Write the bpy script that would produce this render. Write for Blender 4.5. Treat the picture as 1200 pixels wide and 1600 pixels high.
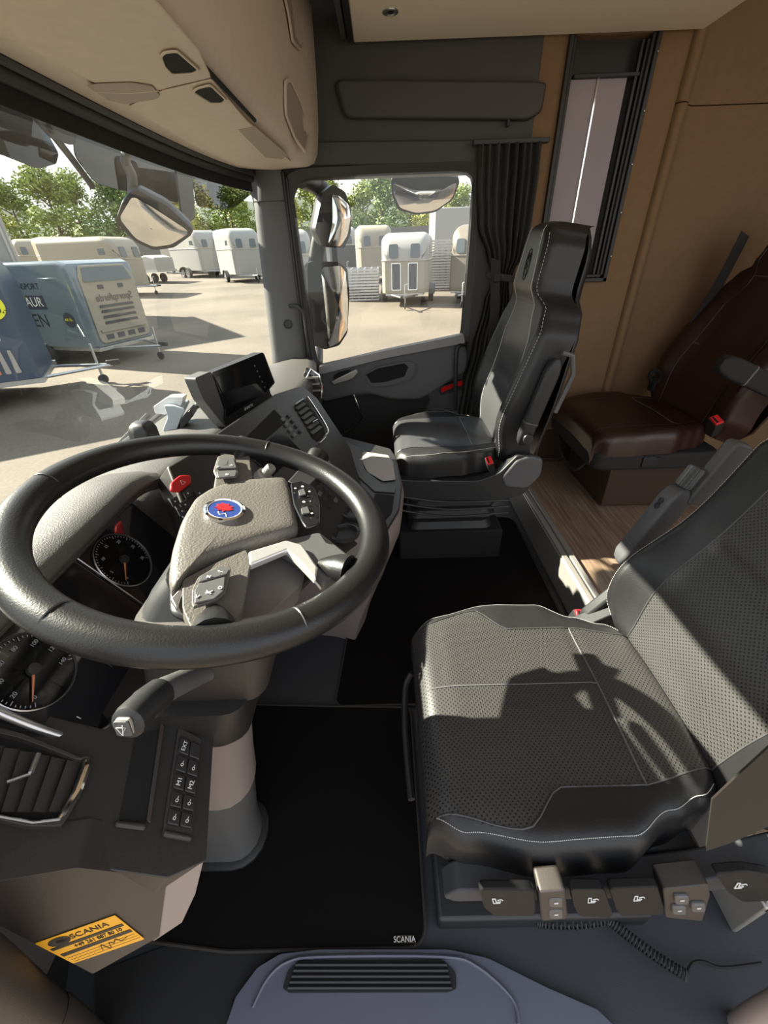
import bpy, math, random
from mathutils import Vector, Matrix, noise
V = Vector
PI = math.pi
sc = bpy.context.scene
for o in list(bpy.data.objects): bpy.data.objects.remove(o)
col = sc.collection
R_ = math.radians
random.seed(7)

# ------------------------------------------------------------------ camera
CAM = V((-1.1, 0, 1.22)); FPX = 640.0
yaw, pit, rol = R_(0.58), R_(32.63), R_(-1.96)
fw = V((math.cos(pit)*math.cos(yaw), math.cos(pit)*math.sin(yaw), -math.sin(pit)))
r0 = V((math.sin(yaw), -math.cos(yaw), 0)); u0 = r0.cross(fw)
rt = math.cos(rol)*r0 + math.sin(rol)*u0
up = -math.sin(rol)*r0 + math.cos(rol)*u0
cd = bpy.data.cameras.new('camera'); cam = bpy.data.objects.new('camera', cd); col.objects.link(cam)
m = Matrix((rt, up, -fw)).transposed().to_4x4(); m.translation = CAM
cam.matrix_world = m
cd.sensor_fit = 'VERTICAL'; cd.sensor_height = 36; cd.lens = FPX/1600*36
cd.clip_start = 0.02; cd.clip_end = 600
sc.camera = cam

# ------------------------------------------------------------------ light
SUNDIR = V((0.195, 0.61, 0.44)).normalized()
w = bpy.data.worlds.new('sky'); sc.world = w; w.use_nodes = True
nt = w.node_tree; nt.nodes.clear()
N = nt.nodes.new
o_ = N('ShaderNodeOutputWorld'); bg = N('ShaderNodeBackground'); tc = N('ShaderNodeTexCoord')
sx = N('ShaderNodeSeparateXYZ'); cr = N('ShaderNodeValToRGB'); nz = N('ShaderNodeTexNoise'); mx = N('ShaderNodeMixRGB')
nt.links.new(tc.outputs['Generated'], sx.inputs[0]); nt.links.new(sx.outputs['Z'], cr.inputs[0])
cr.color_ramp.elements[0].position = 0.0; cr.color_ramp.elements[0].color = (1.0, .97, .90, 1)
cr.color_ramp.elements[1].position = 0.6; cr.color_ramp.elements[1].color = (.62, .76, 1.0, 1)
e = cr.color_ramp.elements.new(.15); e.color = (.9, .94, 1.0, 1)
nt.links.new(tc.outputs['Generated'], nz.inputs['Vector']); nz.inputs['Scale'].default_value = 3
mx.inputs[2].default_value = (1, .98, .95, 1)
nt.links.new(nz.outputs['Fac'], mx.inputs[0]); nt.links.new(cr.outputs[0], mx.inputs[1])
nt.links.new(mx.outputs[0], bg.inputs['Color']); bg.inputs['Strength'].default_value = .85
nt.links.new(bg.outputs[0], o_.inputs['Surface'])
sd = bpy.data.lights.new('sun', 'SUN'); sd.energy = 13.0; sd.angle = R_(0.6); sd.color = (1.0, .90, .76)
sun = bpy.data.objects.new('sun', sd); col.objects.link(sun)
sun.rotation_euler = SUNDIR.to_track_quat('Z', 'Y').to_euler()
sc.view_settings.view_transform = 'Standard'; sc.view_settings.look = 'None'
sc.view_settings.gamma = 1; sc.view_settings.use_curve_mapping = False
sc.view_settings.exposure = 1.02
sc.cycles.max_bounces = 10; sc.cycles.transparent_max_bounces = 16

# ------------------------------------------------------------------ helpers
def ray(px, py): return fw + (px-600)/FPX*rt + (800-py)/FPX*up
def at(px, py, X=None, Y=None, Z=None, pl=None):
    d = ray(px, py)
    if pl is not None:
        p0, n = pl; return CAM + d*((p0-CAM).dot(n)/d.dot(n))
    for i, v in enumerate((X, Y, Z)):
        if v is not None: return CAM + d*((v-CAM[i])/d[i])
def cr_(pts, n=6, closed=False):
    "Catmull-Rom through the points"
    P = [V(p) for p in pts]; out = []; L = len(P)
    rng = range(L) if closed else range(L-1)
    for i in rng:
        if closed: a, b, c, d = P[(i-1)%L], P[i], P[(i+1)%L], P[(i+2)%L]
        else: a, b, c, d = P[max(i-1,0)], P[i], P[i+1], P[min(i+2,L-1)]
        for k in range(n):
            t = k/n
            out.append(.5*((2*b)+(c-a)*t+(2*a-5*b+4*c-d)*t*t+(3*b-a-3*c+d)*t**3))
    if not closed: out.append(P[-1])
    return out
def lin(a, b, n): return [a+(b-a)*i/(n-1) for i in range(n)]
class MB:
    def __init__(s): s.v = []; s.f = []; s.uv = None
    def add(s, vs, fs):
        k = len(s.v); s.v += [V(p) for p in vs]; s.f += [tuple(i+k for i in f) for f in fs]; return s
    def box(s, c, d, M=None):
        c = V(c); vs = []
        for z in (-1, 1):
            for y in (-1, 1):
                for x in (-1, 1):
                    p = V((x*d[0]/2, y*d[1]/2, z*d[2]/2)); vs.append(c + (M @ p if M else p))
        return s.add(vs, [(0,2,3,1),(4,5,7,6),(0,1,5,4),(2,6,7,3),(0,4,6,2),(1,3,7,5)])
    def prism(s, pts, vec, taper=1.0):
        n = len(pts); P = [V(p) for p in pts]; vec = V(vec); c = sum(P, V())/n
        Q = [c+(p-c)*taper+vec for p in P]
        return s.add(P+Q, [tuple(range(n))[::-1], tuple(range(n, 2*n))]+[(i, (i+1)%n, (i+1)%n+n, i+n) for i in range(n)])
    def tube(s, path, r, n=10, closed=False, el=None, upv=None):
        P = [V(p) for p in path]; L = len(P); rings = []; ref = V(upv) if upv else None
        prev = None
        for i in range(L):
            if closed: t = P[(i+1)%L]-P[(i-1)%L]
            else: t = P[min(i+1,L-1)]-P[max(i-1,0)]
            t.normalize()
            if ref is not None: a = ref - t*ref.dot(t)
            elif prev is None:
                a = V((0,0,1)) if abs(t.z) < .9 else V((1,0,0)); a = a - t*a.dot(t)
            else: a = prev - t*prev.dot(t)
            a.normalize(); prev = a; b = t.cross(a)
            rr = r[i] if isinstance(r, (list, tuple)) else r
            ra, rb = (rr, rr*(el or 1))
            rings.append([P[i]+a*math.cos(2*PI*k/n)*ra+b*math.sin(2*PI*k/n)*rb for k in range(n)])
        return s.loft(rings, closed)
    def loft(s, rings, closed=False, caps=True):
        n = len(rings[0]); L = len(rings); vs = [p for r in rings for p in r]; fs = []
        for i in range(L if closed else L-1):
            j = (i+1)%L
            for k in range(n): fs.append((i*n+k, i*n+(k+1)%n, j*n+(k+1)%n, j*n+k))
        if caps and not closed:
            fs.append(tuple(range(n))[::-1]); fs.append(tuple((L-1)*n+k for k in range(n)))
        return s.add(vs, fs)
    def grid(s, rows, th=None):
        "open sheet; th = thickness vector"
        a = len(rows); b = len(rows[0]); vs = [V(p) for r in rows for p in r]
        fs = [(i*b+j, i*b+j+1, (i+1)*b+j+1, (i+1)*b+j) for i in range(a-1) for j in range(b-1)]
        if th is not None:
            th = V(th); n = a*b; vs += [p+th for p in vs]
            fs += [tuple(reversed([q+n for q in f])) for f in fs]
            bd = [(0,j) for j in range(b)]+[(i,b-1) for i in range(1,a)]+[(a-1,j) for j in range(b-2,-1,-1)]+[(i,0) for i in range(a-2,0,-1)]
            bi = [i*b+j for i, j in bd]
            fs += [(bi[q], bi[(q+1)%len(bi)], bi[(q+1)%len(bi)]+n, bi[q]+n)[::-1] for q in range(len(bi))]
        return s.add(vs, fs)
    def lathe(s, o, ax, prof, n=24, ref=None):
        o = V(o); ax = V(ax).normalized(); a = V(ref) if ref else (V((0,0,1)) if abs(ax.z) < .9 else V((1,0,0)))
        a = (a-ax*a.dot(ax)).normalized(); b = ax.cross(a)
        return s.loft([[o+ax*h+(a*math.cos(2*PI*k/n)+b*math.sin(2*PI*k/n))*max(r,1e-5) for k in range(n)] for r, h in prof])
    def ball(s, c, r, n=14, M=None):
        c = V(c); r = (r, r, r) if not hasattr(r, '__len__') else r; rings = []
        for i in range(n//2+1):
            t = PI*i/(n//2); st = max(math.sin(t), 1e-4)
            ring = [V((math.cos(2*PI*k/n)*st*r[0], math.sin(2*PI*k/n)*st*r[1], math.cos(t)*r[2])) for k in range(n)]
            rings.append([c+(M@p if M else p) for p in ring])
        return s.loft(rings)
def frame(o, u, v):
    "point function in a plane frame"
    o, u, v = V(o), V(u).normalized(), V(v); v = (v-u*v.dot(u)).normalized(); n = u.cross(v)
    return lambda a, b, c=0: o+u*a+v*b+n*c
def rrect(fr, x0, y0, x1, y1, r, k=5, c=0):
    pts = []
    for cx, cy, a0 in ((x1-r,y1-r,0),(x0+r,y1-r,90),(x0+r,y0+r,180),(x1-r,y0+r,270)):
        for i in range(k+1):
            a = R_(a0+90*i/k); pts.append(fr(cx+r*math.cos(a), cy+r*math.sin(a), c))
    return pts
def rnd(poly, r=.2, k=4):
    "round the corners of a 3D polygon, r = share of the shorter side"
    P = [V(p) for p in poly]; n = len(P); out = []
    for i in range(n):
        a, b, c = P[i-1], P[i], P[(i+1)%n]; d = min((a-b).length, (c-b).length)*r
        p, q = b+(a-b).normalized()*d, b+(c-b).normalized()*d
        for j in range(k+1):
            t = j/k; out.append((1-t)**2*p+2*t*(1-t)*b+t*t*q)
    return out
def interp(K, t):
    for (a, b), (c, d) in zip(K, K[1:]):
        if t <= c:
            s = (t-a)/(c-a); s = s*s*(3-2*s) if 1 else s; return b+(d-b)*s
    return K[-1][1]
def build(name, mb, mat, parent=None, smooth=True, bev=0, sub=0, kind=None, label=None, cat=None, group=None, uv=None, ang=40, seg=2):
    me = bpy.data.meshes.new(name); me.from_pydata([tuple(p) for p in mb.v], [], mb.f)
    me.validate(); me.update()
    if isinstance(mat, str): mat = M[mat]
    me.materials.append(mat)
    if smooth:
        me.polygons.foreach_set('use_smooth', [True]*len(me.polygons))
        try: me.set_sharp_from_angle(angle=R_(ang))
        except Exception: pass
    if uv is not None:
        L = me.uv_layers.new(name='UVMap')
        for lp in me.loops: L.data[lp.index].uv = uv[lp.vertex_index]
    o = bpy.data.objects.new(name, me); col.objects.link(o)
    if parent is not None:
        o.parent = parent
        if parent.type == 'EMPTY': o.location = -parent.location if not parent.get('_local') else V()
    if bev:
        b = o.modifiers.new('bevel', 'BEVEL'); b.width = bev; b.segments = seg; b.limit_method = 'ANGLE'; b.angle_limit = R_(35)
        b.harden_normals = False
    if sub:
        b = o.modifiers.new('subd', 'SUBSURF'); b.levels = sub; b.render_levels = sub
    return tag(o, label, cat, group, kind)
def tag(o, label=None, cat=None, group=None, kind=None):
    if label: o['label'] = label
    if cat: o['category'] = cat
    if group: o['group'] = group
    if kind: o['kind'] = kind
    return o
def root(name, loc, label=None, cat=None, group=None, kind=None, local=False):
    o = bpy.data.objects.new(name, None); col.objects.link(o); o.empty_display_size = .1
    o.location = V(loc)
    if local: o['_local'] = 1
    return tag(o, label, cat, group, kind)
def copy_tree(o, parent=None):
    c = o.copy(); col.objects.link(c); c.parent = parent
    for ch in list(o.children): copy_tree(ch, c)
    return c
def text(name, body, o, x, y, size, mat, parent, depth=.0004, align='CENTER', sx=1.0, fit=None):
    cu = bpy.data.curves.new(name, 'FONT'); cu.body = body; cu.size = size; cu.extrude = depth
    cu.align_x = align; cu.align_y = 'CENTER'
    t = bpy.data.objects.new(name, cu); col.objects.link(t)
    dg = bpy.context.evaluated_depsgraph_get(); dg.update()
    me = bpy.data.meshes.new_from_object(t.evaluated_get(dg))
    bpy.data.objects.remove(t); bpy.data.curves.remove(cu)
    if fit:
        xs = [v.co.x for v in me.vertices]; sx = fit/(max(xs)-min(xs))
    x = V(x).normalized(); y = V(y); y = (y-x*y.dot(x)).normalized(); z = x.cross(y)
    mm = Matrix((x*sx, y, z)).transposed().to_4x4(); mm.translation = V(o)
    me.transform(mm); me.materials.clear(); me.materials.append(M[mat] if isinstance(mat, str) else mat)
    ob = bpy.data.objects.new(name, me); col.objects.link(ob); ob.parent = parent
    if parent is not None and parent.type == 'EMPTY' and not parent.get('_local'): ob.location = -parent.location
    return ob

# ------------------------------------------------------------------ materials
M = {}
def mat(name, c, rough=.5, metal=0, bump=0, bs=200, var=0, vs=8, spec=.5, coat=0, emit=None, alpha=None):
    m = bpy.data.materials.new(name); m.use_nodes = True; t = m.node_tree; b = t.nodes['Principled BSDF']
    b.inputs['Base Color'].default_value = (*c, 1); b.inputs['Roughness'].default_value = rough
    b.inputs['Metallic'].default_value = metal; b.inputs['Specular IOR Level'].default_value = spec
    b.inputs['Coat Weight'].default_value = coat
    if emit: b.inputs['Emission Color'].default_value = (*emit[0], 1); b.inputs['Emission Strength'].default_value = emit[1]
    co = t.nodes.new('ShaderNodeTexCoord')
    if bump:
        n = t.nodes.new('ShaderNodeTexNoise'); n.inputs['Scale'].default_value = bs; n.inputs['Detail'].default_value = 3
        bp = t.nodes.new('ShaderNodeBump'); bp.inputs['Strength'].default_value = bump; bp.inputs['Distance'].default_value = .001
        t.links.new(co.outputs['Object'], n.inputs['Vector']); t.links.new(n.outputs['Fac'], bp.inputs['Height'])
        t.links.new(bp.outputs[0], b.inputs['Normal'])
    if var:
        n = t.nodes.new('ShaderNodeTexNoise'); n.inputs['Scale'].default_value = vs; n.inputs['Detail'].default_value = 5
        r = t.nodes.new('ShaderNodeValToRGB'); r.color_ramp.elements[0].position = .3; r.color_ramp.elements[1].position = .7
        r.color_ramp.elements[0].color = (*[x*(1-var) for x in c], 1); r.color_ramp.elements[1].color = (*[min(1, x*(1+var)) for x in c], 1)
        t.links.new(co.outputs['Object'], n.inputs['Vector']); t.links.new(n.outputs['Fac'], r.inputs[0]); t.links.new(r.outputs[0], b.inputs['Base Color'])
    M[name] = m; return m
mat('beige', (.66, .55, .43), .6, bump=.15, bs=900, var=.03, vs=40)
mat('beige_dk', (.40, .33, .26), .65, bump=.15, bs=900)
mat('cream', (.93, .81, .62), .8, bump=.1, bs=700)
mat('trimdark', (.055, .053, .050), .6, bump=.2, bs=900, var=.05)
mat('pillar', (.10, .10, .10), .55, bump=.25, bs=900)
mat('dashgrain', (.085, .08, .075), .5, bump=.9, bs=420)
mat('doorgrey', (.085, .085, .09), .5, bump=.25, bs=900)
mat('dashblack', (.026, .0235, .022), .42, bump=.2, bs=800)
mat('dashbrown', (.042, .035, .031), .5, bump=.3, bs=900)
mat('lilac', (.27, .225, .21), .5, bump=.2, bs=900)
mat('lilac_lt', (.36, .32, .29), .55, bump=.25, bs=800)
mat('matte', (.012, .012, .012), .8)
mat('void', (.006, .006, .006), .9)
mat('gloss', (.012, .012, .014), .08, coat=.5)
mat('leverblack', (.008, .008, .009), .55, spec=.25)
mat('screen', (.010, .010, .011), .12)
mat('leather', (.016, .016, .017), .42, bump=.35, bs=350, var=.1, vs=30)
mat('leather_rim', (.011, .011, .0115), .36, bump=.3, bs=500)
mat('leather_grey_lit', (.060, .060, .062), .33, bump=.3, bs=350)  # tone lifted to paint in sunlight on the passenger seat centre
mat('leather_brown', (.034, .014, .011), .34, bump=.35, bs=350, var=.1, vs=25)
mat('grainhub', (.125, .115, .10), .45, bump=1.0, bs=330)
mat('plastic', (.022, .0225, .024), .45, bump=.2, bs=800)
mat('plasticgrey', (.10, .10, .10), .45, bump=.15, bs=800)
mat('satin', (.55, .55, .56), .28, metal=.9)
mat('chrome', (.85, .85, .85), .08, metal=1)
mat('sill_sunlit', (.25, .245, .25), .5, bump=.2, bs=900)  # lighter than the door card: sunlight on the sill top put into the colour
mat('silverinlay', (.75, .75, .74), .22, metal=.6)
mat('hubgrey', (.13, .12, .115), .5)
mat('steel', (.45, .46, .47), .35, metal=.9, bump=.1, bs=300)
mat('silverpl', (.42, .40, .37), .35, metal=.5)
mat('stitch', (.55, .55, .53), .7)
mat('stitch_dk', (.12, .12, .12), .7)
mat('red', (.65, .02, .025), .35)
mat('redref', (.85, .02, .02), .15, coat=.6)
mat('blue', (.03, .06, .22), .25)
mat('white', (.80, .80, .80), .4)
mat('ink', (.75, .75, .72), .5)
mat('dimink', (.28, .29, .32), .5)
mat('blackink', (.015, .013, .012), .5)
mat('yellow', (.85, .42, .02), .5)
mat('lime', (.75, .75, .03), .5)
mat('curtain', (.045, .044, .042), .85, bump=.3, bs=900)
mat('belt', (.035, .034, .033), .6, bump=.4, bs=1200)
mat('beltbrown', (.020, .016, .013), .6, bump=.4, bs=1200)
mat('rubberfloor', (.040, .042, .050), .55, bump=.3, bs=700)
mat('carpet', (.0085, .0075, .0075), 1.0, bump=1.0, bs=900, spec=.1)
mat('carpetgrey', (.05, .045, .04), 1.0, bump=1.0, bs=700, spec=.1)
mat('sill', (.11, .115, .15), .42, bump=.1, bs=700)
mat('trimdk', (.02, .02, .02), .5)
mat('tanwall', (.215, .130, .066), .9, bump=.5, bs=500, var=.05, vs=30)
mat('blind', (.34, .30, .33), .75)
mat('bottomwood', (.05, .03, .02), .3)
mat('trailer_white', (.30, .295, .28), .35)
mat('trailer_cream', (.27, .245, .19), .4)
mat('trailer_grey', (.12, .12, .115), .45)
mat('trailer_blue', (.045, .065, .10), .35)
mat('trailer_teal', (.13, .165, .19), .2, coat=.4)
mat('trailer_brown', (.13, .11, .085), .45)
mat('darkpanel', (.05, .055, .065), .4)
mat('winglass', (.06, .08, .09), .08, coat=.5)
mat('tyre', (.02, .02, .02), .8)
mat('bark', (.12, .085, .05), .9)
mat('leaf1', (.21, .26, .045), .6, var=.35, vs=.8)
mat('leaf2', (.34, .34, .06), .6, var=.35, vs=.8)
mat('leaf3', (.14, .21, .05), .6, var=.35, vs=.8)
mat('hill', (.05, .07, .045), .9, var=.2, vs=.2)
mat('greyplast', (.42, .46, .50), .45)
mat('orange', (.6, .2, .1), .5)
def asphalt():
    m = mat('asphalt', (.32, .27, .22), .9); t = m.node_tree; b = t.nodes['Principled BSDF']
    co = t.nodes.new('ShaderNodeTexCoord')
    n1 = t.nodes.new('ShaderNodeTexNoise'); n1.inputs['Scale'].default_value = .35; n1.inputs['Detail'].default_value = 8
    n2 = t.nodes.new('ShaderNodeTexNoise'); n2.inputs['Scale'].default_value = 25; n2.inputs['Detail'].default_value = 4
    for n in (n1, n2): t.links.new(co.outputs['Object'], n.inputs['Vector'])
    r = t.nodes.new('ShaderNodeValToRGB'); r.color_ramp.elements[0].position = .35; r.color_ramp.elements[0].color = (.098, .081, .062, 1)
    r.color_ramp.elements[1].position = .65; r.color_ramp.elements[1].color = (.150, .123, .092, 1)
    t.links.new(n1.outputs['Fac'], r.inputs[0])
    mx = t.nodes.new('ShaderNodeMixRGB'); mx.blend_type = 'OVERLAY'; mx.inputs[0].default_value = .35
    t.links.new(r.outputs[0], mx.inputs[1]); t.links.new(n2.outputs['Fac'], mx.inputs[2]); t.links.new(mx.outputs[0], b.inputs['Base Color'])
asphalt()
def wood():
    m = mat('wood', (.3, .2, .13), .45); t = m.node_tree; b = t.nodes['Principled BSDF']
    co = t.nodes.new('ShaderNodeTexCoord'); mp = t.nodes.new('ShaderNodeMapping'); mp.inputs['Scale'].default_value = (3, 60, 3)
    n1 = t.nodes.new('ShaderNodeTexNoise'); n1.inputs['Scale'].default_value = 1.6; n1.inputs['Detail'].default_value = 8; n1.inputs['Distortion'].default_value = .6
    t.links.new(co.outputs['Object'], mp.inputs[0]); t.links.new(mp.outputs[0], n1.inputs['Vector'])
    r = t.nodes.new('ShaderNodeValToRGB'); r.color_ramp.elements[0].position = .3; r.color_ramp.elements[0].color = (.15, .095, .062, 1)
    r.color_ramp.elements[1].position = .72; r.color_ramp.elements[1].color = (.33, .235, .165, 1)
    t.links.new(n1.outputs['Fac'], r.inputs[0]); t.links.new(r.outputs[0], b.inputs['Base Color'])
wood()
def perf(name, c, dot, pitch, rr, rough=.38):
    m = mat(name, c, rough); t = m.node_tree; b = t.nodes['Principled BSDF']
    uv = t.nodes.new('ShaderNodeUVMap')
    mp = t.nodes.new('ShaderNodeMapping'); mp.inputs['Scale'].default_value = (1/pitch, 1/pitch, 1); mp.inputs['Rotation'].default_value = (0, 0, .785)
    fr = t.nodes.new('ShaderNodeVectorMath'); fr.operation = 'FRACTION'
    sb = t.nodes.new('ShaderNodeVectorMath'); sb.operation = 'SUBTRACT'; sb.inputs[1].default_value = (.5, .5, 0)
    ln = t.nodes.new('ShaderNodeVectorMath'); ln.operation = 'LENGTH'
    t.links.new(uv.outputs[0], mp.inputs[0]); t.links.new(mp.outputs[0], fr.inputs[0]); t.links.new(fr.outputs[0], sb.inputs[0]); t.links.new(sb.outputs[0], ln.inputs[0])
    r = t.nodes.new('ShaderNodeMapRange'); r.inputs['From Min'].default_value = rr*.7; r.inputs['From Max'].default_value = rr; t.links.new(ln.outputs['Value'], r.inputs['Value'])
    mx = t.nodes.new('ShaderNodeMixRGB'); mx.inputs[1].default_value = (*dot, 1); mx.inputs[2].default_value = (*c, 1)
    t.links.new(r.outputs[0], mx.inputs[0]); t.links.new(mx.outputs[0], b.inputs['Base Color'])
    bp = t.nodes.new('ShaderNodeBump'); bp.inputs['Strength'].default_value = .6; bp.inputs['Distance'].default_value = .001
    t.links.new(r.outputs[0], bp.inputs['Height']); t.links.new(bp.outputs[0], b.inputs['Normal'])
perf('perf', (.046, .044, .042), (.003, .003, .003), .0062, .27, .42)
def glass(name, tint, gl=.06, rough=0.0):
    m = bpy.data.materials.new(name); m.use_nodes = True; t = m.node_tree; t.nodes.clear()
    o = t.nodes.new('ShaderNodeOutputMaterial'); a = t.nodes.new('ShaderNodeBsdfTransparent'); a.inputs[0].default_value = (*tint, 1)
    g = t.nodes.new('ShaderNodeBsdfGlossy'); g.inputs['Roughness'].default_value = rough
    f = t.nodes.new('ShaderNodeFresnel'); f.inputs[0].default_value = 1.45
    mx = t.nodes.new('ShaderNodeMixShader')
    t.links.new(f.outputs[0], mx.inputs[0]); t.links.new(a.outputs[0], mx.inputs[1]); t.links.new(g.outputs[0], mx.inputs[2]); t.links.new(mx.outputs[0], o.inputs[0])
    M[name] = m
glass('windshield_glass', (.84, .90, .88)); glass('tinted', (.17, .23, .28)); glass('clear', (.93, .95, .94))

# ------------------------------------------------------------------ structure
G = -1.42
def ringp(outer, inner, vec):
    n = len(outer); mb = MB(); vec = V(vec)
    P = [V(p) for p in outer]+[V(p) for p in inner]; Q = [p+vec for p in P]; fs = []
    for i in range(n):
        j = (i+1) % n
        fs += [(i, j, n+j, n+i), (2*n+i, 3*n+i, 3*n+j, 2*n+j), (n+i, n+j, 3*n+j, 3*n+i), (i, 2*n+i, 2*n+j, j)]
    return mb.add(P+Q, fs)
def resamp(poly, n):
    P = [V(p) for p in poly]; P.append(P[0]); L = [0]
    for a, b in zip(P, P[1:]): L.append(L[-1]+(b-a).length)
    out = []
    for k in range(n):
        d = L[-1]*k/n; i = max(j for j in range(len(L)) if L[j] <= d+1e-9); i = min(i, len(P)-2)
        out.append(P[i]+(P[i+1]-P[i])*((d-L[i])/(L[i+1]-L[i]+1e-12)))
    return out
def yz(pts, x): return [V((x, a, b)) for a, b in pts]
# ground outside, rising gently away from the truck
def gz(x): return G+.034*(x+1.1)
gm = MB(); gm.grid([[(x, y, gz(x)) for y in lin(-150, 200, 24)] for x in lin(-60, 220, 20)])
build('ground', gm, 'asphalt', kind='structure', smooth=False)
# distant hill
hm = MB(); rows = []
for i, x in enumerate(lin(110, 190, 8)):
    rows.append([(x, y, gz(x)+ math.sin(PI*i/7)*(9+6*noise.noise(V((y*.02, 1, 0)))+5*noise.noise(V((y*.05, 4, 0))))+ (0 if i else -2)) for y in lin(-160, 220, 60)])
hm.grid(rows); build('hill', hm, 'hill', kind='structure')

# cab floor
fm = MB().box((0, -.05, -.03), (2.04, 1.9, .06)); build('floor', fm, 'rubberfloor', kind='structure', smooth=False)
fm = MB().box((.15, -1.75, .07), (1.9, 2.1, .155)); fl = build('floor', fm, 'wood', kind='structure', smooth=False, bev=.004)
t = MB()
for y in (-.705, -.735): t.box((.12, y, .155), (1.95, .022, .022))
t.box((.12, -.72, .146), (1.96, .06, .02)); t.box((.12, -.697, .08), (1.96, .012, .15))
build('trim_1', t, 'silverpl', kind='structure', bev=.003)
t = MB().box((.60, -1.335, .1475), (1.0, .004, .003)); build('trim_2', t, 'beige_dk', kind='structure')
t = MB().box((1.085, -1.7, .155), (.03, 2.0, .03)); build('baseboard_right', t, 'bottomwood', kind='structure', bev=.003)

# right side wall of the sleeper, with its window opening
WY0, WY1, WZ0, WZ1 = -.715, -1.05, 1.065, 1.86
wl = MB()
for a, b, c, d in ((-.625, WY0, .10, 2.3), (WY0, WY1, .10, WZ0), (WY0, WY1, WZ1, 2.3), (WY1, -1.17, .10, 2.3)):
    wl.box((1.13, (a+b)/2, (c+d)/2), (.06, abs(a-b), d-c))
build('wall_right', wl, 'tanwall', kind='structure', smooth=False)
wl = MB(); rows = []
prof = [(-1.17, 1.10), (-1.175, 1.082), (-1.185, 1.074), (-1.20, 1.076), (-1.215, 1.09), (-1.228, 1.115), (-1.25, 1.135), (-1.30, 1.14), (-2.8, 1.14)]
for z in (.10, 1.0, 1.665): rows.append([(x, y, z) for y, x in prof])
wl.grid(rows, (.06, 0, 0)); rows = []
for z in (1.669, 1.9, 2.4): rows.append([(x, y, z) for y, x in prof])
wl.grid(rows, (.06, 0, 0)); build('wall_right_rear', wl, 'tanwall', kind='structure', ang=60)
wl = MB().box((.1, -2.83, 1.2), (2.2, .06, 2.4)); build('wall_rear', wl, 'tanwall', kind='structure')
# sleeper window: frame, blind
def win():
    w = MB(); x = 1.095
    for dx, in0, th in ((0, 0, .016), (.01, .018, .012)):
        a0, a1, z0, z1 = WY0-in0, WY1+in0, WZ0+in0, WZ1
        w.box((x+dx, a0-th/2, (z0+z1)/2), (.03, th, z1-z0)); w.box((x+dx, a1+th/2, (z0+z1)/2), (.03, th, z1-z0))
        w.box((x+dx, (a0+a1)/2, z0+th/2), (.03, a0-a1, th))
    f = build('window_2', w, 'trimdk', kind='structure', bev=.002)
    b = MB().box((1.125, (WY0+WY1)/2+.02, (WZ0+1.75)/2), (.008, .215, 1.75-WZ0)); build('roller_blind', b, 'blind', f)
    b = MB().box((1.117, (WY0+WY1)/2+.025, (WZ0+1.75)/2), (.006, .006, 1.75-WZ0)); build('guide_rail', b, 'chrome', f)
    b = MB().box((1.113, (WY0+WY1)/2, 1.755), (.025, .25, .012)); build('blind_bar', b, 'plastic', f, bev=.002)
    b = MB()
    for y in (WY1+.035, WY1+.055): b.box((1.112, y, (WZ0+WZ1)/2), (.02, .009, WZ1-WZ0-.03))
    build('side_rail', b, 'plastic', f)
    b = MB().box((1.15, (WY0+WY1)/2, (WZ0+WZ1)/2), (.006, abs(WY0-WY1), WZ1-WZ0)); build('backing', b, 'trimdk', f)
    b = MB()
    for k in range(5): b.lathe((1.077, WY1+.006, WZ0+.1+k*.16), (-1, 0, 0), [(0, 0), (.003, 0), (.002, .003), (0, .003)], 10)
    build('screw', b, 'steel', f)
win()
# ceiling (thick padded hatch panel) and the roof it hangs under
c = MB().box((.0, -.56, 1.872), (2.16, 1.27, .03)); ce = build('ceiling', c, 'cream', kind='structure', bev=.006)
c = MB(); c.box((.0, -.1, 2.02), (2.4, 2.3, .04)); c.box((0, -1.9, 2.42), (2.4, 1.5, .04)); c.box((0, -1.2, 2.22), (2.4, .03, .4)); build('ceiling_roof', c, 'trimdark', kind='structure')
c = MB(); c.box((0, .084, 1.90), (2.14, .02, .09)); build('trim_3', c, 'trimdk', kind='structure')
c = MB(); c.box((0, .11, 1.905), (2.14, .018, .08)); build('trim_4', c, 'plasticgrey', kind='structure')
# dark upper panel above the door
u_ = MB()
u_.box((1.14, -.01, 1.76), (.078, 1.24, .56))
build('wall_right_upper', u_, 'trimdark', kind='structure', smooth=False)
sh = rnd(yz([(.165, 1.765), (-.60, 1.74), (-.655, 1.735), (-.65, 1.655), (-.60, 1.63), (.13, 1.655)], 1.10), .25)
build('trim_5', MB().prism(sh, (-.035, 0, 0), .97), 'trimdark', kind='structure', bev=.008, seg=3)
u_ = MB().prism(rnd(yz([(.6, 1.60), (-.66, 1.575), (-.66, 1.50), (.6, 1.525)], 1.10), .1), (-.018, 0, 0)); build('trim_6', u_, 'trimdark', kind='structure', bev=.005)
u_ = MB().box((1.085, -.52, 1.63), (.02, .012, .03)); tag(build('coat_hook', u_, 'plastic', bev=.003), 'tiny dark coat hook on the ledge above the curtain', 'hook')

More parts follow.
